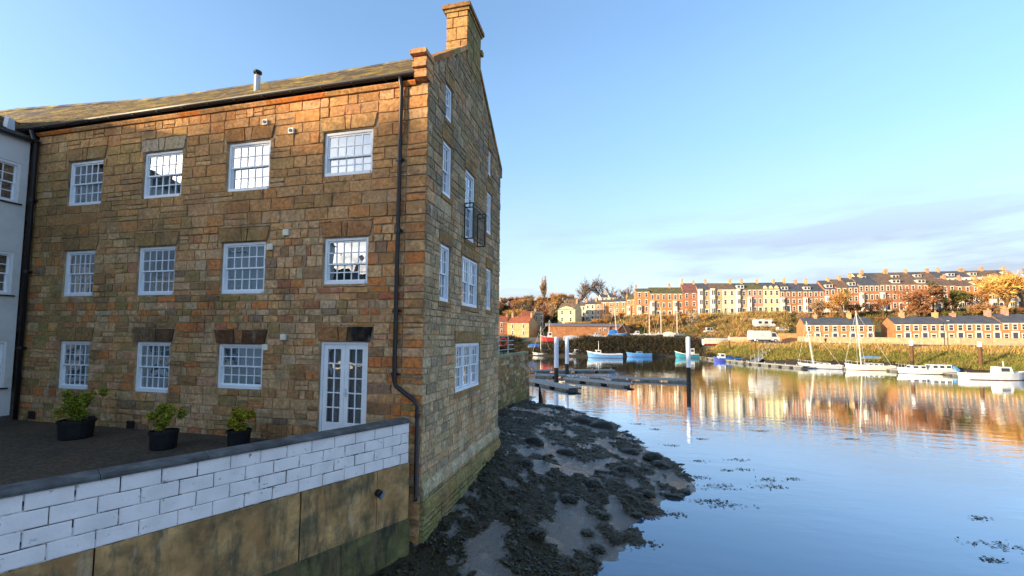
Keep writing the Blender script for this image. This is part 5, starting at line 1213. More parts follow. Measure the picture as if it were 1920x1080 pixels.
        if boom:
            mb = MB(); mb.tube([(x, 0, boom[1]), (x-boom[0], 0, boom[1]+.1)], .06, 6); mb.build('boom', M_SPAR, t)
            if cover: mb = MB(); mb.tube([(x-.1, 0, boom[1]+.14), (x-boom[0]*.5, 0, boom[1]+.24), (x-boom[0]+.1, 0, boom[1]+.18)], [.17, .22, .10], 8); mb.build('sail_cover', BP[cover], t)
    if tarp:
        tx0, tx1, th, tcol = tarp; a, c = -L_/2+L_*tx0, -L_/2+L_*tx1; mb = MB(); m2 = 6; vs_ = []
        for i in range(m2+1):
            x = lerp(a, c, i/m2); bw_ = beam/2*1.02*(1 if i < m2-1 else .7); hz = th*(1-.5*abs(i/m2-.45)); vs_ += [(x, -bw_, fb*.95), (x, -bw_*.5, fb+hz*.7), (x, 0, fb+hz), (x, bw_*.5, fb+hz*.7), (x, bw_, fb*.95)]
        mb.add(vs_, [(i*5+k, (i+1)*5+k, (i+1)*5+k+1, i*5+k+1) for i in range(m2) for k in range(4)]+[(0, 1, 2, 3, 4), tuple(m2*5+k for k in (4, 3, 2, 1, 0))]); mb.build('canopy', BP[tcol], t)
    if rails:
        mb = MB()
        for s in (-1, 1):
            pts = [(secs[i][4][0], secs[i][4][1]*.92*s, secs[i][4][2]+.55) for i in range(7, n+1)]; mb.tube(pts, .018, 4)
            for i in range(7, n+1, 2): mb.tube([(secs[i][4][0], secs[i][4][1]*.92*s, secs[i][4][2]-.08), pts[i-7]], .016, 4)
        mb.build('pulpit_rail', M_LEAD, t)
    if outboard: mb = MB(); mb.box((-L_/2-.35, -.15, fb*.4), (-L_/2-.02, .15, fb+.35)); mb.box((-L_/2-.2, -.05, -.3), (-L_/2-.1, .05, fb*.4)); mb.build('outboard_motor', BP['dark'], t)
    if stand:
        for x in (-L_*.22, L_*.18):
            mb = MB()
            for s in (-1, 1): mb.tube([(x, s*beam*.55, -stand), (x, s*beam*.34, .05)], .06, 5)
            mb.box((x-.08, -beam*.5, -stand), (x+.08, beam*.5, -stand+.14)); mb.build('cradle', M_PILEB, t)
    return t
def wboat(label, px0, px1, py, bow, yaw=0.0, **k):
    P = w0((px0+px1)/2, py); L_ = (px1-px0)/FPX*depth_of(P)/math.cos(yaw); k.setdefault('beam', L_*.3); k.setdefault('fb', L_*.10)
    return boat(label, (P.x, P.y, 0), CAMROT+(0 if bow > 0 else math.pi)+yaw, L_, **k)
def mh(px, py, pt): return (py-pt)/FPX*depth_of(w0(px, py))
wboat('small white yacht with bare mast moored under the dark bank, far left', 998, 1034, 667, -1, mast=(.56, mh(1010, 667, 612), 0), boom=(2.2, 1.6), cover='navy', cabs=((.22, .62, .55, .6, 'white', .6),), deck='white', fb=.75)
wboat('white cabin cruiser with royal blue canopy behind the twin piles', 1066, 1096, 668, -1, .25, cabs=((.40, .80, 1.35, .75, 'white', .8),), tarp=(.02, .42, 1.3, 'royal'), top='white', trim='royal', fb=.8)
wboat('blue wooden fishing boat with white wheelhouse and white rail', 1100, 1166, 671, -1, top='sky', trim='white', boot='boot', cabs=((.60, .76, 1.1, .55, 'white', .15),), mast=(.66, 4.6, 0), fb=1.15, bandh=.3, sheer=.7, deck='sky')
wboat('low sky blue open boat with small cuddy, between the fishing boat and brown pile', 1174, 1221, 669, -1, top='blue', trim='sky', boot='boot', cabs=((.36, .62, .7, .5, 'sky', .3),), fb=.95, bandh=.22, deck='navy')
wboat('turquoise fishing boat with white wheelhouse, half behind the tall near pile', 1265, 1309, 671, -1, top='turq', trim='cream', boot='boot', cabs=((.18, .40, 1.7, .6, 'white', .2),), fb=1.1, bandh=.2, sheer=.8, deck='turq')
wboat('blue motor boat with white cabin at its left end, by the far pontoon', 1338, 1388, 678, -1, -.1, top='royal', trim='blue', boot='boot', cabs=((.58, .84, 1.25, .7, 'white', .35),), fb=.8, tarp=(.3, .56, .8, 'navy'), deck='grey')
wboat('grey-white sailing boat with leaning mast beside the creel pontoon', 1503, 1568, 691, -1, -.35, top='grey', trim='white', boot='dark', cabs=((.25, .62, .45, .55, 'white', .6),), mast=(.62, mh(1520, 691, 602), 1.0), rails=True, deck='cream', fb=.75)
wboat('white sailing yacht with tall cream mast and pale blue sail cover', 1588, 1668, 694, -1, -.15, top='cream', trim='white', boot='boot', cabs=((.22, .62, .5, .6, 'white', .7),), mast=(.64, mh(1615, 694, 582), .6), boom=(3.4, 2.2), cover='sky', rails=True, fb=.85)
wboat('long white river cruiser with two rows of cabin windows', 1688, 1781, 701, -1, -.18, top='white', trim='white', boot='green', cabs=((.10, .46, .95, .7, 'white', .25), (.52, .82, .75, .6, 'white', .5)), tarp=(0, .1, .9, 'sky'), fb=.75, rails=True)
wboat('white fishing boat with blue-windowed wheelhouse at the right edge', 1813, 1919, 712, 1, -.10, top='white', trim='white', boot='boot', cabs=((.50, .74, 1.15, .55, 'white', .25),), mast=(.66, 2.7, -.2), fb=.85, sheer=.6)
# boats laid up ashore
def lboat(label, px0, px1, py, dd, bow, L_=None, lift=.9, **k):
    m = (px0+px1)/2; d = shore(m)+dd; P = G(m, d); L0 = (px1-px0)/FPX*d; k.setdefault('beam', L0*.3); k.setdefault('fb', L0*.11)
    return boat(label, (P.x, P.y, P.z+lift), CAMROT+(0 if bow > 0 else math.pi)+k.pop('yaw', 0), L0, stand=lift, group='boats laid up ashore', name='laid_up_boat', **k)
lboat('small boat under a blue tarpaulin at the left end of the boatyard', 990, 1013, 632, 9, -1, lift=.5, tarp=(.05, .95, .9, 'tarpb'), top='grey')
lboat('red and white fishing boat with tall mast in the boatyard', 1012, 1048, 632, 13, -1, lift=.8, top='red', trim='white', cabs=((.35, .6, 1.7, .6, 'white', .2),), mast=(.5, 7.0, 0), fb=1.4)
lboat('boat under a pale grey cover behind the twin piles', 1056, 1083, 632, 9, -1, lift=.4, tarp=(.02, .97, 1.3, 'tarpg'), top='grey')
lboat('low white dinghy on the quay right of the grey covered boat', 1085, 1104, 633, 8, 1, lift=.4, top='white')
lboat('grey-white motor boat in front of the long orange shed', 1104, 1136, 632, 9, -1, lift=.5, top='white', cabs=((.35, .75, .9, .7, 'grey', .7),))
lboat('pale blue yacht with bright blue canopy in front of the timber shed', 1140, 1176, 630, 10, 1, lift=1.0, top='sky', trim='white', tarp=(.05, .5, 1.4, 'tarpb'), mast=(.45, 9.2, -.7), keel=.8)
lboat('white motor cruiser on trestles right of the timber shed', 1181, 1206, 634, 10, -1, lift=.9, top='white', cabs=((.3, .7, 1.1, .7, 'white', .6),), boot='navy')
lboat('white yacht ashore, left of the three masted ones', 1207, 1231, 633, 10, -1, lift=1.0, top='white', cabs=((.25, .6, .5, .6, 'white', .4),), mast=(.55, 10.4, 0), keel=.9, boot='navy')
lboat('white yacht ashore, middle of the three masted ones', 1228, 1251, 630, 13, 1, lift=1.2, top='white', cabs=((.25, .6, .5, .6, 'white', .4),), mast=(.5, 9.4, 0), keel=1.0)
lboat('boat under a white peaked cover between the masted yachts', 1244, 1263, 635, 9, -1, lift=.5, tarp=(.0, 1, 1.7, 'cream'), top='white')
lboat('white yacht ashore, right of the three masted ones', 1258, 1284, 633, 11, 1, lift=1.0, top='white', cabs=((.25, .6, .5, .6, 'white', .4),), mast=(.45, 9.8, 0), keel=.9, boot='sky')
lboat('small bright red boat at the end of the boatyard', 1299, 1314, 640, 8, 1, lift=.3, top='red', trim='red', cabs=((.3, .7, .9, .6, 'red', .2),))
lboat('long white narrow hull with red bottom laid along the quay', 1318, 1370, 642, 15, 1, lift=.6, top='cream', trim='white', boot='red', beam=2.2, fb=1.3, sheer=.15, tarp=(.08, .96, .5, 'cream'))
def dinghy(label, px, py, z, ang, tilt, top, ins):
    P = w0(px, py, z); t = boat(label, P, CAMROT+ang, 4.6, 1.7, .62, top=top, trim=ins, boot=top, deck=ins, group='dinghies on the grass', name='dinghy', sheer=.25); t.rotation_euler = (tilt, 0, CAMROT+ang)
dinghy('navy dinghy tipped on its side on the grass, cream inside', 1880, 661, 3.2, .15, -.75, 'navy', 'cream')
dinghy('red dinghy on the grass at the right edge', 1911, 660, 3.3, .1, -.25, 'red', 'sky')

# ------------------------------------------------------------------ far pontoons, creels, far piles
pontoon('pontoon', 'far floating pontoon between the turquoise boat and the blue motor boat', w0(1305, 670), w0(1400, 683), 1.4, h=.5)
pontoon('pontoon', 'far pontoon with dark floats below the stacked creels', w0(1395, 682), w0(1512, 692), 1.6, h=.5, bays=6)
pontoon('pontoon', 'far pontoon between the two sailing yachts', w0(1560, 691), w0(1600, 693), 2.2, h=.45)
pontoon('pontoon', 'far pontoon between white yacht and river cruiser', w0(1660, 694), w0(1696, 698), 2.2, h=.45)
pontoon('pontoon', 'far pontoon between river cruiser and white fishing boat', w0(1775, 702), w0(1822, 708), 2.2, h=.45)
M_CREEL = mat('creel_net', (.03, .034, .034), rough=.9, var=.4, vscale=4)
def creel_mesh():
    mb = MB(); n = 8
    for x in (-.42, 0, .42):
        pts = [(x, -.3, 0), (x, -.3, .2)]+[(x, -.3*math.cos(a), .2+.22*math.sin(a)) for a in [math.pi*i/6 for i in range(1, 6)]]+[(x, .3, .2), (x, .3, 0)]
        mb.tube(pts, .03, 5)
    for y, z in ((-.3, .02), (.3, .02), (-.28, .25), (.28, .25), (0, .42)): mb.tube([(-.45, y, z), (.45, y, z)], .025, 5)
    mb.box((-.44, -.28, .0), (.44, .28, .05)); mb.box((-.40, -.26, .06), (.40, .26, .30))
    return mb.mesh('creel', M_CREEL)
cme = creel_mesh(); k = 0
for c in range(9):
    for r_ in range(3 if c > 0 else 2):
        px = 1446+c*7.2; P = w0(px, 681-c*.3); P.z = 0
        d = Vector((FH.x, FH.y, 0))*3.2; nth = ORD[c]; lv = ('bottom', 'middle', 'top')[r_]
        tag(link('lobster_creel', cme, None, (P.x+d.x, P.y+d.y, .62+r_*.47), CAMROT+R.uniform(-.1, .1)), f'dark lobster creel, {lv} of the {nth} stack from the left on the landing stage', 'creel', 'stacked lobster creels'); k += 1
ls = thing('landing_stage', 'dark landing stage on legs carrying the stacked lobster creels', 'jetty', w0(1438, 681), CAMROT)
dep = depth_of(w0(1438, 681)); ll = 75/FPX*dep
mb = MB(); mb.box((0, 1.6, .42), (ll, 4.8, .6)); mb.build('deck', M_TIMBER, ls)
for i in range(6):
    for y in (1.8, 4.6): mb = MB(); mb.lathe([(.14, -1.5), (.14, .42)], 8, (ll*(i+.3)/6, y, 0)); mb.build('leg', M_PILED, ls)
gg = thing('gangway', 'grey sloping gangway from the far pontoon to the bank', 'gangway', w0(1420, 683), CAMROT)
A, C_ = Vector((0, 1.0, .55)), Vector((10.5, 11.5, 3.4)); mb = MB(); s = Vector((.55, -.55, 0)); mb.add([A-s, A+s, C_+s, C_-s], [(0, 1, 2, 3)]); mb.add([A-s-Vector((0, 0, .12)), C_-s-Vector((0, 0, .12)), C_+s-Vector((0, 0, .12)), A+s-Vector((0, 0, .12))], [(0, 1, 2, 3)]); mb.build('ramp', M_TIMBER, gg)
for s_ in (-1, 1): mb = MB(); mb.tube([A+s*s_+Vector((0, 0, 1)), C_+s*s_+Vector((0, 0, 1))], .04, 5); [mb.tube([A.lerp(C_, q/5)+s*s_, A.lerp(C_, q/5)+s*s_+Vector((0, 0, 1))], .03, 4) for q in range(6)]; mb.build('handrail', M_LEAD, gg)
FP = 'far mooring piles'
pile(1240, 664, 633, 3.2, 'slim brown mooring pile between the two blue boats and turquoise boat', .1, FP, M_PILEB, M_PILED, capw=.9)
pile(1368, 674, 632, 3.2, 'brown mooring pile with white top beside the blue motor boat', .3, FP, M_PILEB, M_PILED, capw=.86)
pile(1417, 681, 634, 2.4, 'thin brown mooring pile left of the creel stack', .3, FP, M_PILEB, M_PILED, capw=.9)
pile(1711, 697, 639, 6, 'brown mooring pile with white cap above the river cruiser', .35, FP, M_PILEB, M_PILED, capw=.85)
pile(1840, 703, 641, 6, 'dark mooring pile with white cap left of the dinghies', .2, FP, M_PILEB, M_PILED, capw=.85)

# ------------------------------------------------------------------ vehicles
M_VW = mat('vehicle_white', (.66, .65, .63), rough=.35, var=.05, spec=.5, coat=.3); M_TYRE = mat('tyre', (.02, .02, .02), rough=.9)
def wheel(par, x, y, r):
    mb = MB(); mb.tube([(x, y-.12, r), (x, y+.12, r)], r, 14); w = mb.build('wheel', M_TYRE, par); mb = MB(); mb.tube([(x, y-.13, r), (x, y-.121, r)], r*.55, 12); mb.build('rim', M_LEAD, w)
def lorry(P, L_, h):
    t = thing('box_lorry', 'white box lorry parked on the quay road below the caravan', 'lorry', P, CAMROT); W_ = 2.3
    mb = MB(); mb.prism([(-L_/2, .7), (L_*.18, .7), (L_*.18, h), (-L_/2+.3, h), (-L_/2, h-.35)], lambda x, z: (x, 0, z), lambda x, z: (x, W_, z)); mb.build('cargo_box', M_VW, t)
    mb = MB(); mb.prism([(L_*.185, .5), (L_/2, .5), (L_/2, 1.35), (L_*.44, 1.5), (L_*.36, h*.86), (L_*.185, h*.86)], lambda x, z: (x, .06, z), lambda x, z: (x, W_-.06, z)); cab = mb.build('cab', M_VW, t)
    mb = MB(); mb.add([(L_*.22, .055, 1.45), (L_*.40, .055, 1.5), (L_*.35, .055, h*.8), (L_*.22, .055, h*.8)], [(0, 1, 2, 3)]); mb.build('side_window', M_FARGLASS, cab)
    mb = MB(); mb.add([(L_*.44+.02, .2, 1.55), (L_*.44+.02, W_-.2, 1.55), (L_*.365+.02, W_-.2, h*.82), (L_*.365+.02, .2, h*.82)], [(0, 1, 2, 3)]); mb.build('windscreen', M_FARGLASS, cab)
    mb = MB(); mb.box((-L_/2+.1, .1, .42), (L_/2-.1, W_-.1, .695)); mb.build('chassis', BP['dark'], t)
    for x in (-L_*.32, L_*.34):
        for y in (.05, W_-.05): wheel(t, x, y, .42)
    mb = MB(); mb.add([(-L_*.2, -.006, 1.5), (-L_*.05, -.006, 1.5), (-L_*.05, -.006, 2.4), (-L_*.2, -.006, 2.4)], [(0, 1, 2, 3)]); mb.build('side_hatch', M_LEAD, t)
lorry(G(1436, 115.5, .1), 52/FPX*116, 3.1)
def caravan(P, L_, h):
    t = thing('motorhome', 'white motorhome with dark windows parked above the lorry on the slope', 'motorhome', P, CAMROT); W_ = 2.2
    mb = MB(); mb.prism([(-L_/2, .5), (L_*.47, .5), (L_/2, 1.1), (L_*.36, h*.62), (L_*.30, h), (-L_/2+.15, h), (-L_/2, h-.4)], lambda x, z: (x, 0, z), lambda x, z: (x, W_, z)); bd = mb.build('body', M_VW, t)
    for a, c in ((-.38, -.22), (-.08, .1), (.28, .36)):
        mb = MB(); mb.add([(L_*a, -.006, h*.52), (L_*c, -.006, h*.52), (L_*c, -.006, h*.8), (L_*a, -.006, h*.8)], [(0, 1, 2, 3)]); mb.build('window', M_FARGLASS, bd)
    mb = MB(); mb.box((-L_*.2, .6, h+.002), (0, 1.4, h+.2)); mb.build('roof_vent', M_VW, bd)
    for x in (-L_*.28, L_*.3):
        for y in (.08, W_-.08): wheel(t, x, y, .36)
def shelf(px, d, dz=0): return G(px, d, dz)
caravan(G(1437, 141, .3), 37/FPX*141, 2.75)
def car(label, P, L_, h, rz, m, group=None):
    t = thing('parked_car', label, 'car', P, rz, group); W_ = 1.7
    mb = MB(); mb.prism([(-L_/2, .3), (L_/2, .3), (L_/2, .75), (L_*.28, .92), (-L_*.46, .92), (-L_/2, .7)], lambda x, z: (x, 0, z), lambda x, z: (x, W_, z)); mb.build('body', m, t)
    mb = MB(); mb.prism([(-L_*.42, .921), (L_*.27, .921), (L_*.12, h), (-L_*.30, h)], lambda x, z: (x, .08, z), lambda x, z: (x, W_-.08, z)); c = mb.build('cabin', m, t)
    for a, e in (((-.33, -.05), (-.27, -.05)), ((-.02, .2), (-.02, .1))):
        mb = MB(); mb.add([(L_*a[0], .074, .97), (L_*a[1], .074, .97), (L_*e[1], .074, h-.1), (L_*e[0], .074, h-.1)], [(0, 1, 2, 3)]); mb.build('side_window', M_FARGLASS, c)
    for x in (-L_*.3, L_*.32):
        for y in (.05, W_-.05): wheel(t, x, y, .3)
car('silver-white parked car right of the motorhome', G(1468, 138, .3), 4.0, 1.45, CAMROT, M_VW)
car('small white parked van half hidden in the scrub above the long white hull', G(1333, 146, .3), 4.2, 1.9, CAMROT, M_VW)

# ------------------------------------------------------------------ trees, scrub, grass
def objcol_mat(name, rough=.85):
    m = bpy.data.materials.new(name); m.use_nodes = True; N = m.node_tree.nodes; L = m.node_tree.links; bs = N['Principled BSDF']; bs.inputs['Roughness'].default_value = rough; bs.inputs['Specular IOR Level'].default_value = .15
    oi = N.new('ShaderNodeObjectInfo'); a = N.new('ShaderNodeAttribute'); a.attribute_name = 'Col'; x = N.new('ShaderNodeMix'); x.data_type = 'RGBA'; x.blend_type = 'MULTIPLY'; x.inputs[0].default_value = 1
    L.new(oi.outputs['Color'], x.inputs[6]); L.new(a.outputs['Color'], x.inputs[7]); L.new(x.outputs[2], bs.inputs['Base Color']); return m
M_TWIG = objcol_mat('twigs'); M_BARK = mat('tree_bark', (.13, .085, .05), rough=.95, var=.3, vscale=3)
def tree_proto(seed, H=10.0, spread=.42, trunk=.28, dens=26, upright=.5, tw=.05):
    rr = random.Random(seed); tb = MB(); cb = MB(); tips = []
    def branch(p, d, L_, r, lev):
        pts = [p]; q = p; dd = d.copy()
        for i in range(3):
            dd = (dd+Vector((rr.gauss(0, .16), rr.gauss(0, .16), rr.gauss(0, .1)+.05*upright))).normalized(); q = q+dd*L_/3; pts.append(q)
        tb.tube(pts, [r, r*.85, r*.7, r*.5], 6 if lev < 2 else 4, cap=False)
        if lev >= 3: tips.append((pts, dd, L_)); return
        for i in range((7, 4, 4)[lev] if lev < 3 else 0):
            k = rr.uniform(.35, 1.0); j = min(2, int(k*3)); bp = pts[j].lerp(pts[j+1], k*3-j); a = rr.uniform(0, 6.28); s = Vector((math.cos(a), math.sin(a), 0))
            nd = (dd*(.55+.3*upright)+s*rr.uniform(.5, 1.0)*(1.1-.5*upright)+Vector((0, 0, .25))).normalized(); branch(bp, nd, L_*rr.uniform(.55, .8), r*.5, lev+1)
        tips.append((pts[1:], dd, L_*.6))
    branch(Vector((0, 0, -.3)), Vector((0, 0, 1)), H*trunk*1.3, H*.022, 0)
    for pts, dd, L_ in tips:
        for i in range(dens):
            k = rr.random(); j = min(len(pts)-2, int(k*(len(pts)-1))); p = pts[j].lerp(pts[j+1], k*(len(pts)-1)-j); d = (dd*.6+Vector((rr.gauss(0, .6), rr.gauss(0, .6), rr.gauss(.15, .5)))).normalized(); l = H*rr.uniform(.04, .10); e = d.cross(Vector((rr.gauss(0, 1), rr.gauss(0, 1), rr.gauss(0, 1)))).normalized()*tw*rr.uniform(.5, 1.2); v = rr.uniform(.55, 1.35)
            m_ = p+d*l*.5+Vector((rr.gauss(0, .05), rr.gauss(0, .05), rr.gauss(0, .05)))*H*.12
            cb.add([p-e, p+e, m_+e*.6, m_-e*.6, p+d*l], [(0, 1, 2, 3), (3, 2, 4)], 0, (v, v, v))
    return tb.mesh('trunk', M_BARK), cb.mesh('crown', M_TWIG)
PROTO = [tree_proto(1, dens=14), tree_proto(2, upright=.25, dens=14, tw=.06), tree_proto(3, upright=1.1, dens=12), tree_proto(4, trunk=.22, dens=16, tw=.07)]
SPARSE = [tree_proto(8, dens=5, tw=.045, trunk=.34), tree_proto(9, dens=5, tw=.045, upright=.3, trunk=.34)]
def leafy_proto(seed, n=3200):
    rr = random.Random(seed); tb = MB(); tb.tube([(0, 0, -.3), (.1, 0, 2.5), (0, .1, 6)], [.28, .22, .08], 6); cb = MB()
    for k in range(26):
        a = rr.uniform(0, 6.28); z = rr.uniform(.18, .98); r = 2.6*math.sqrt(max(.05, 1-((z-.5)/.52)**2))*rr.uniform(.3, 1); c = Vector((math.cos(a)*r, math.sin(a)*r, z*10)); s = rr.uniform(.7, 1.3)
        leaf_cloud(cb, c, (s, s, s*.8), n//26, .34, [(1, 1, 1), (.7, .75, .7), (1.3, 1.25, 1)], rr, .7, .3)
    return tb.mesh('trunk', M_BARK), cb.mesh('crown', M_TWIG)
LEAFY = [leafy_proto(5), leafy_proto(6)]
def tree(label, P, H, kind, col, group=None, wide=1.0, name='bare_tree', lean=0.0):
    t = thing(name, label, 'tree', P, R.uniform(0, 6.28), group); s = H/10.0*(1.3 if 'crown' in kind[1].name and kind not in LEAFY else 1.0); t.scale = (s*wide, s*wide, s)
    if lean: t.rotation_euler = (0, lean, CAMROT)
    tm, cm = kind; link('trunk', tm, t); c = link('crown', cm, t); c.color = (*col, 1); return t
CN = lambda c: 'golden' if c[0] > .55 else 'amber' if c[0] > .45 else 'tan' if c[1] > .24 else 'rust red' if c[0] > .3 else 'olive' if c[1] > .12 and c[2] < .06 else 'grey brown'
GOLD = (.62, .36, .11); AMBER = (.52, .28, .10); RUST = (.38, .17, .08); TAN = (.40, .27, .15); GREY = (.20, .15, .12); OLV = (.17, .16, .05); DGR = (.035, .05, .02); LIME = (.24, .26, .05)
tree('big bare golden tree with pale trunk above the left cottage row', G(1577, 140), 12.0, PROTO[0], AMBER, wide=1.15)
tree('leaning bare reddish tree in front of the long terrace above the middle cottages', G(1712, 137), 13.0, PROTO[1], RUST, wide=1.1, lean=-.18)
tree('dark evergreen tree against the long terrace, above the middle cottages', G(1752, 138), 11.0, LEAFY[0], (.09, .085, .04), name='evergreen_tree')
tree('olive green tree right of the dark evergreen', G(1790, 138), 12.0, PROTO[3], OLV, wide=.9)
tree('huge golden bare tree at the right end of the long terrace', G(1884, 132), 20.0, PROTO[3], GOLD, wide=1.0)
tree('golden bare tree at the right edge behind the huge one', G(1915, 138), 15.0, PROTO[0], AMBER)
tree('rust brown bare tree left of the dark evergreen', G(1733, 136), 8.0, PROTO[1], RUST)
tree('small rust tree in the terrace gardens, above the left cottage row', G(1602, 142), 7.0, PROTO[1], (.36, .14, .05))
tree('ivy green tree against the terrace, right of the big golden tree', G(1590, 146), 9.0, LEAFY[1], (.13, .14, .04), name='ivy_tree', wide=.5)
tree('golden bare tree left of the big pale-trunked one, in front of the terrace', G(1548, 143), 8.5, PROTO[1], TAN)
tree('brown bare tree at the bend of the terrace gardens, above the gap between cottages', G(1655, 141), 8.0, PROTO[0], RUST)
tree('amber bare tree left of the huge golden tree', G(1838, 139), 9.0, PROTO[1], AMBER)
tree('slim white-stemmed bare tree at the end of the boatyard', G(1293, 146), 9.5, SPARSE[0], (.6, .5, .36), wide=.6)
tree('tall narrow poplar on the wooded skyline', G(1021, 232), 21.0, PROTO[2], TAN, wide=.42, name='poplar_tree')
tree('dark round evergreen behind the masted yachts', G(1207, 145), 3.6, LEAFY[0], (.05, .08, .025), wide=1.2, name='evergreen_tree')
tree('lime green tree behind the red brick house at far left', G(958, 186), 9.0, LEAFY[1], LIME, name='evergreen_tree'); tree('lime green bush-like tree beside the low red roof', G(974, 182), 6.0, LEAFY[0], LIME, name='evergreen_tree')
tree('dark yew on the wooded hill above the stone house', G(1040, 205), 8.0, LEAFY[0], (.05, .075, .03), wide=1.6, name='evergreen_tree')
for i, (px, d, H) in enumerate(((1090, 262, 15), (1102, 268, 16), (1132, 258, 19), (1150, 262, 15), (1165, 258, 15), (1178, 262, 14))):
    tree(f'bare grey tree on the skyline, {ORD[i]} from the left above the short terrace', G(px, d), H, SPARSE[i % 2], GREY, 'skyline trees')
rr = random.Random(33); k = 0
for i in range(120):
    px = rr.uniform(900, 1075); d = rr.uniform(178, 262)
    if px > 1035 and d < 200: continue
    kind = PROTO[rr.randrange(4)]; cc = rr.choice([RUST, TAN, RUST, (.22, .15, .07), (.16, .11, .08), AMBER]); tree(f"{CN(cc)} bare tree {'high' if d > 220 else 'low'} in the wood on the left hillside", G(px, d), rr.uniform(6.5, 11), kind, cc, 'trees of the hillside wood')
for i in range(34):
    px = rr.uniform(930, 1075); d = rr.uniform(178, 225); tree('dark evergreen in the wood on the left hillside', G(px, d), rr.uniform(4, 7), LEAFY[i % 2], rr.choice([DGR, (.045, .055, .025), (.07, .08, .03)]), 'evergreens of the hillside wood', 1.4, 'evergreen_tree')
for i in range(42):
    px = rr.uniform(1065, 1200); d = rr.uniform(205, 262); cc = rr.choice([AMBER, TAN, RUST, GOLD]); tree(f"{CN(cc)} bare tree {'high' if d > 235 else 'low'} on the hill above the short terrace", G(px, d), rr.uniform(5, 9), PROTO[rr.randrange(4)], cc, 'trees above the short terrace')
for i in range(60):
    px = rr.uniform(1040, 1330); d = max(shore(px)+rr.uniform(24, 36), 169 if px < 1182 else 0); cc = rr.choice([GOLD, AMBER, GOLD, TAN]); tree(f"{CN(cc)} bare sapling on the slope below the {'short' if px < 1195 else 'long'} terrace", G(px, d if px < 1182 else min(d, 162)), rr.uniform(3, 5.5), PROTO[rr.randrange(4)], cc, 'saplings below the terraces')
for i in range(40):
    px = rr.uniform(1480, 1925); d = pw(px, [(1480, 146), (1920, 138)])-rr.uniform(0, 6); cc = rr.choice([TAN, AMBER, OLV, RUST]); tree(f"low {CN(cc)} garden tree in front of the long terrace, above the {'left' if px < 1640 else 'middle' if px < 1775 else 'right'} cottages", G(px, d), rr.uniform(2.5, 5.0), PROTO[rr.randrange(4)], cc, 'garden trees along the terrace', 1.2)
def scrub(name, label, n, fn, cols, size, hgt, seed, leafy=.4, cat='shrubs'):
    rr = random.Random(seed); mb = MB()
    for _ in range(n):
        P, s = fn(rr)
        c0 = rr.choice(cols)
        for k in range(22):
            p = P+Vector((rr.gauss(0, .5)*s, rr.gauss(0, .5)*s, abs(rr.gauss(.35, .35))*hgt*s))
            if rr.random() < leafy: leaf(mb, p, size*rr.uniform(.6, 1.3), c0, rr, .6)
            else:
                d = Vector((rr.gauss(0, .4), rr.gauss(0, .4), 1)).normalized(); e = Vector((rr.gauss(0, 1), rr.gauss(0, 1), 0)).normalized()*.05; l = size*rr.uniform(1.5, 3.2); v = rr.uniform(.6, 1.3); mb.add([p-e, p+e, p+d*l], [(0, 1, 2)], 0, tuple(x*v for x in c0))
    o = stuff(mb.build(name, M_LEAF)); o['label'] = label; o['category'] = cat; return o
def f_bank(r):
    px = r.uniform(930, 1335); d = shore(px)+r.uniform(.8, 9); return G(px, d), r.uniform(.7, 1.2)
scrub('bank_undergrowth', 'dark undergrowth covering the steep far bank below the boatyard', 2300, f_bank, [(.035, .03, .014), (.05, .04, .016), (.03, .035, .014), (.07, .045, .02)], .32, 1.0, 61, .6)
def f_slope(r):
    px = r.uniform(1030, 1480); s0 = shore(px); d = r.uniform(max(s0+20, pw(px, [(1030, 166), (1172, 164), (1190, 150), (1300, 144), (1400, 136), (1480, 134)])), pw(px, [(1030, 186), (1190, 171), (1300, 165), (1480, 152)])); return G(px, d), r.uniform(.6, 1.1)
scrub('hillside_scrub', 'golden and olive scrub on the slope below the terraces', 2600, f_slope, [(.46, .27, .08), (.36, .23, .08), (.26, .23, .06), (.50, .31, .10), (.30, .15, .07), (.16, .17, .05)], .34, 1.25, 62, .4)
def f_gard(r):
    px = r.uniform(1470, 1930); d = pw(px, [(1470, 150), (1920, 139)])-abs(r.gauss(0, 5)); return G(px, d), r.uniform(.5, .95)
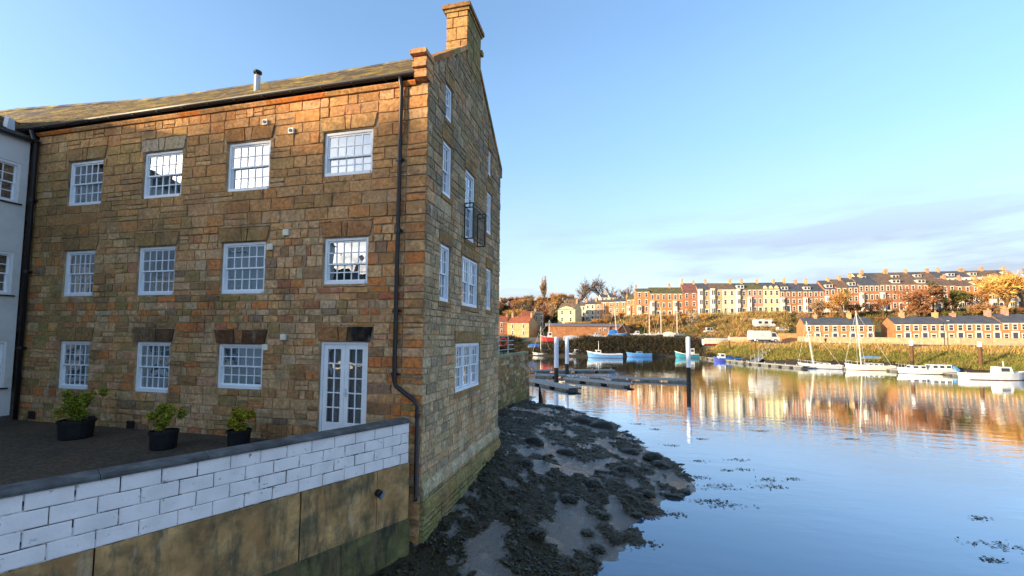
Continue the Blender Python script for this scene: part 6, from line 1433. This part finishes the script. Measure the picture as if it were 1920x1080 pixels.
scrub('garden_shrubs', 'mixed garden shrubs in front of the long terrace', 1300, f_gard, [(.10, .11, .03), (.20, .13, .05), (.05, .06, .02), (.26, .22, .05), (.15, .09, .04)], .3, 1.1, 63, .6)
def f_grass(r):
    px = r.uniform(1325, 1930); s0 = shore(px); d = s0+4.2+r.random()*(pw(px, [(1325, 9), (1400, 9), (1920, 13)])); return G(px, d), r.uniform(.5, .9)
scrub('bank_grass', 'green and golden rough grass on the right far bank', 3400, f_grass, [(.20, .22, .035), (.26, .22, .045), (.15, .18, .03), (.30, .20, .06), (.12, .10, .035)], .22, .34, 64, .12, 'grass')
def f_top(r):
    px = r.uniform(1325, 1930); d = pw(px, [(1325, 121), (1360, 124.5), (1400, 112.5), (1500, 100), (1650, 92), (1800, 83), (1920, 77)])+r.gauss(0, 1.2)+1.5*mnoise.noise(Vector((px*.03, 0, 0))); return G(px, d), r.uniform(.5, 1.1)
scrub('dry_grass', 'tall dry golden grass along the top of the right far bank', 1500, f_top, [(.46, .30, .09), (.52, .33, .12), (.40, .25, .08), (.30, .24, .06)], .26, .8, 66, .1, 'grass')
def f_woodfloor(r):
    px = r.uniform(900, 1200); d = r.uniform(176, 262); return G(px, d), r.uniform(1, 1.8)
scrub('wood_undergrowth', 'brown undergrowth between the trees of the hillside wood', 1500, f_woodfloor, [(.14, .08, .045), (.09, .08, .035), (.06, .065, .03), (.18, .11, .05)], .5, 1.2, 65, .5)
# trees behind the camera, mirrored in the upper windows
for i, (x, y, H) in enumerate(((-4, -36, 13), (-13, -40, 11), (6, -34, 10))):
    tree(f'bare tree mirrored in the mill windows, {ORD[i]} of three', (x, y, 3.0), H, SPARSE[i % 2], GREY, 'mirrored trees')

# unseen bare trees added along the crest to filter low sun onto the mill
rr = random.Random(77)
for i in range(85):
    x = rr.uniform(-112, -58); y = -66+rr.uniform(-9, 9); h = pw(x, CREST)
    tree('unseen bare tree added on the hill behind the viewer to filter the sun', (x, y, 3+(h-3)*math.exp(-((y+66)/18.0)**2)-.3), rr.uniform(9, 11.6), PROTO[rr.randrange(4)], GREY, 'added sun-filtering tree belt')
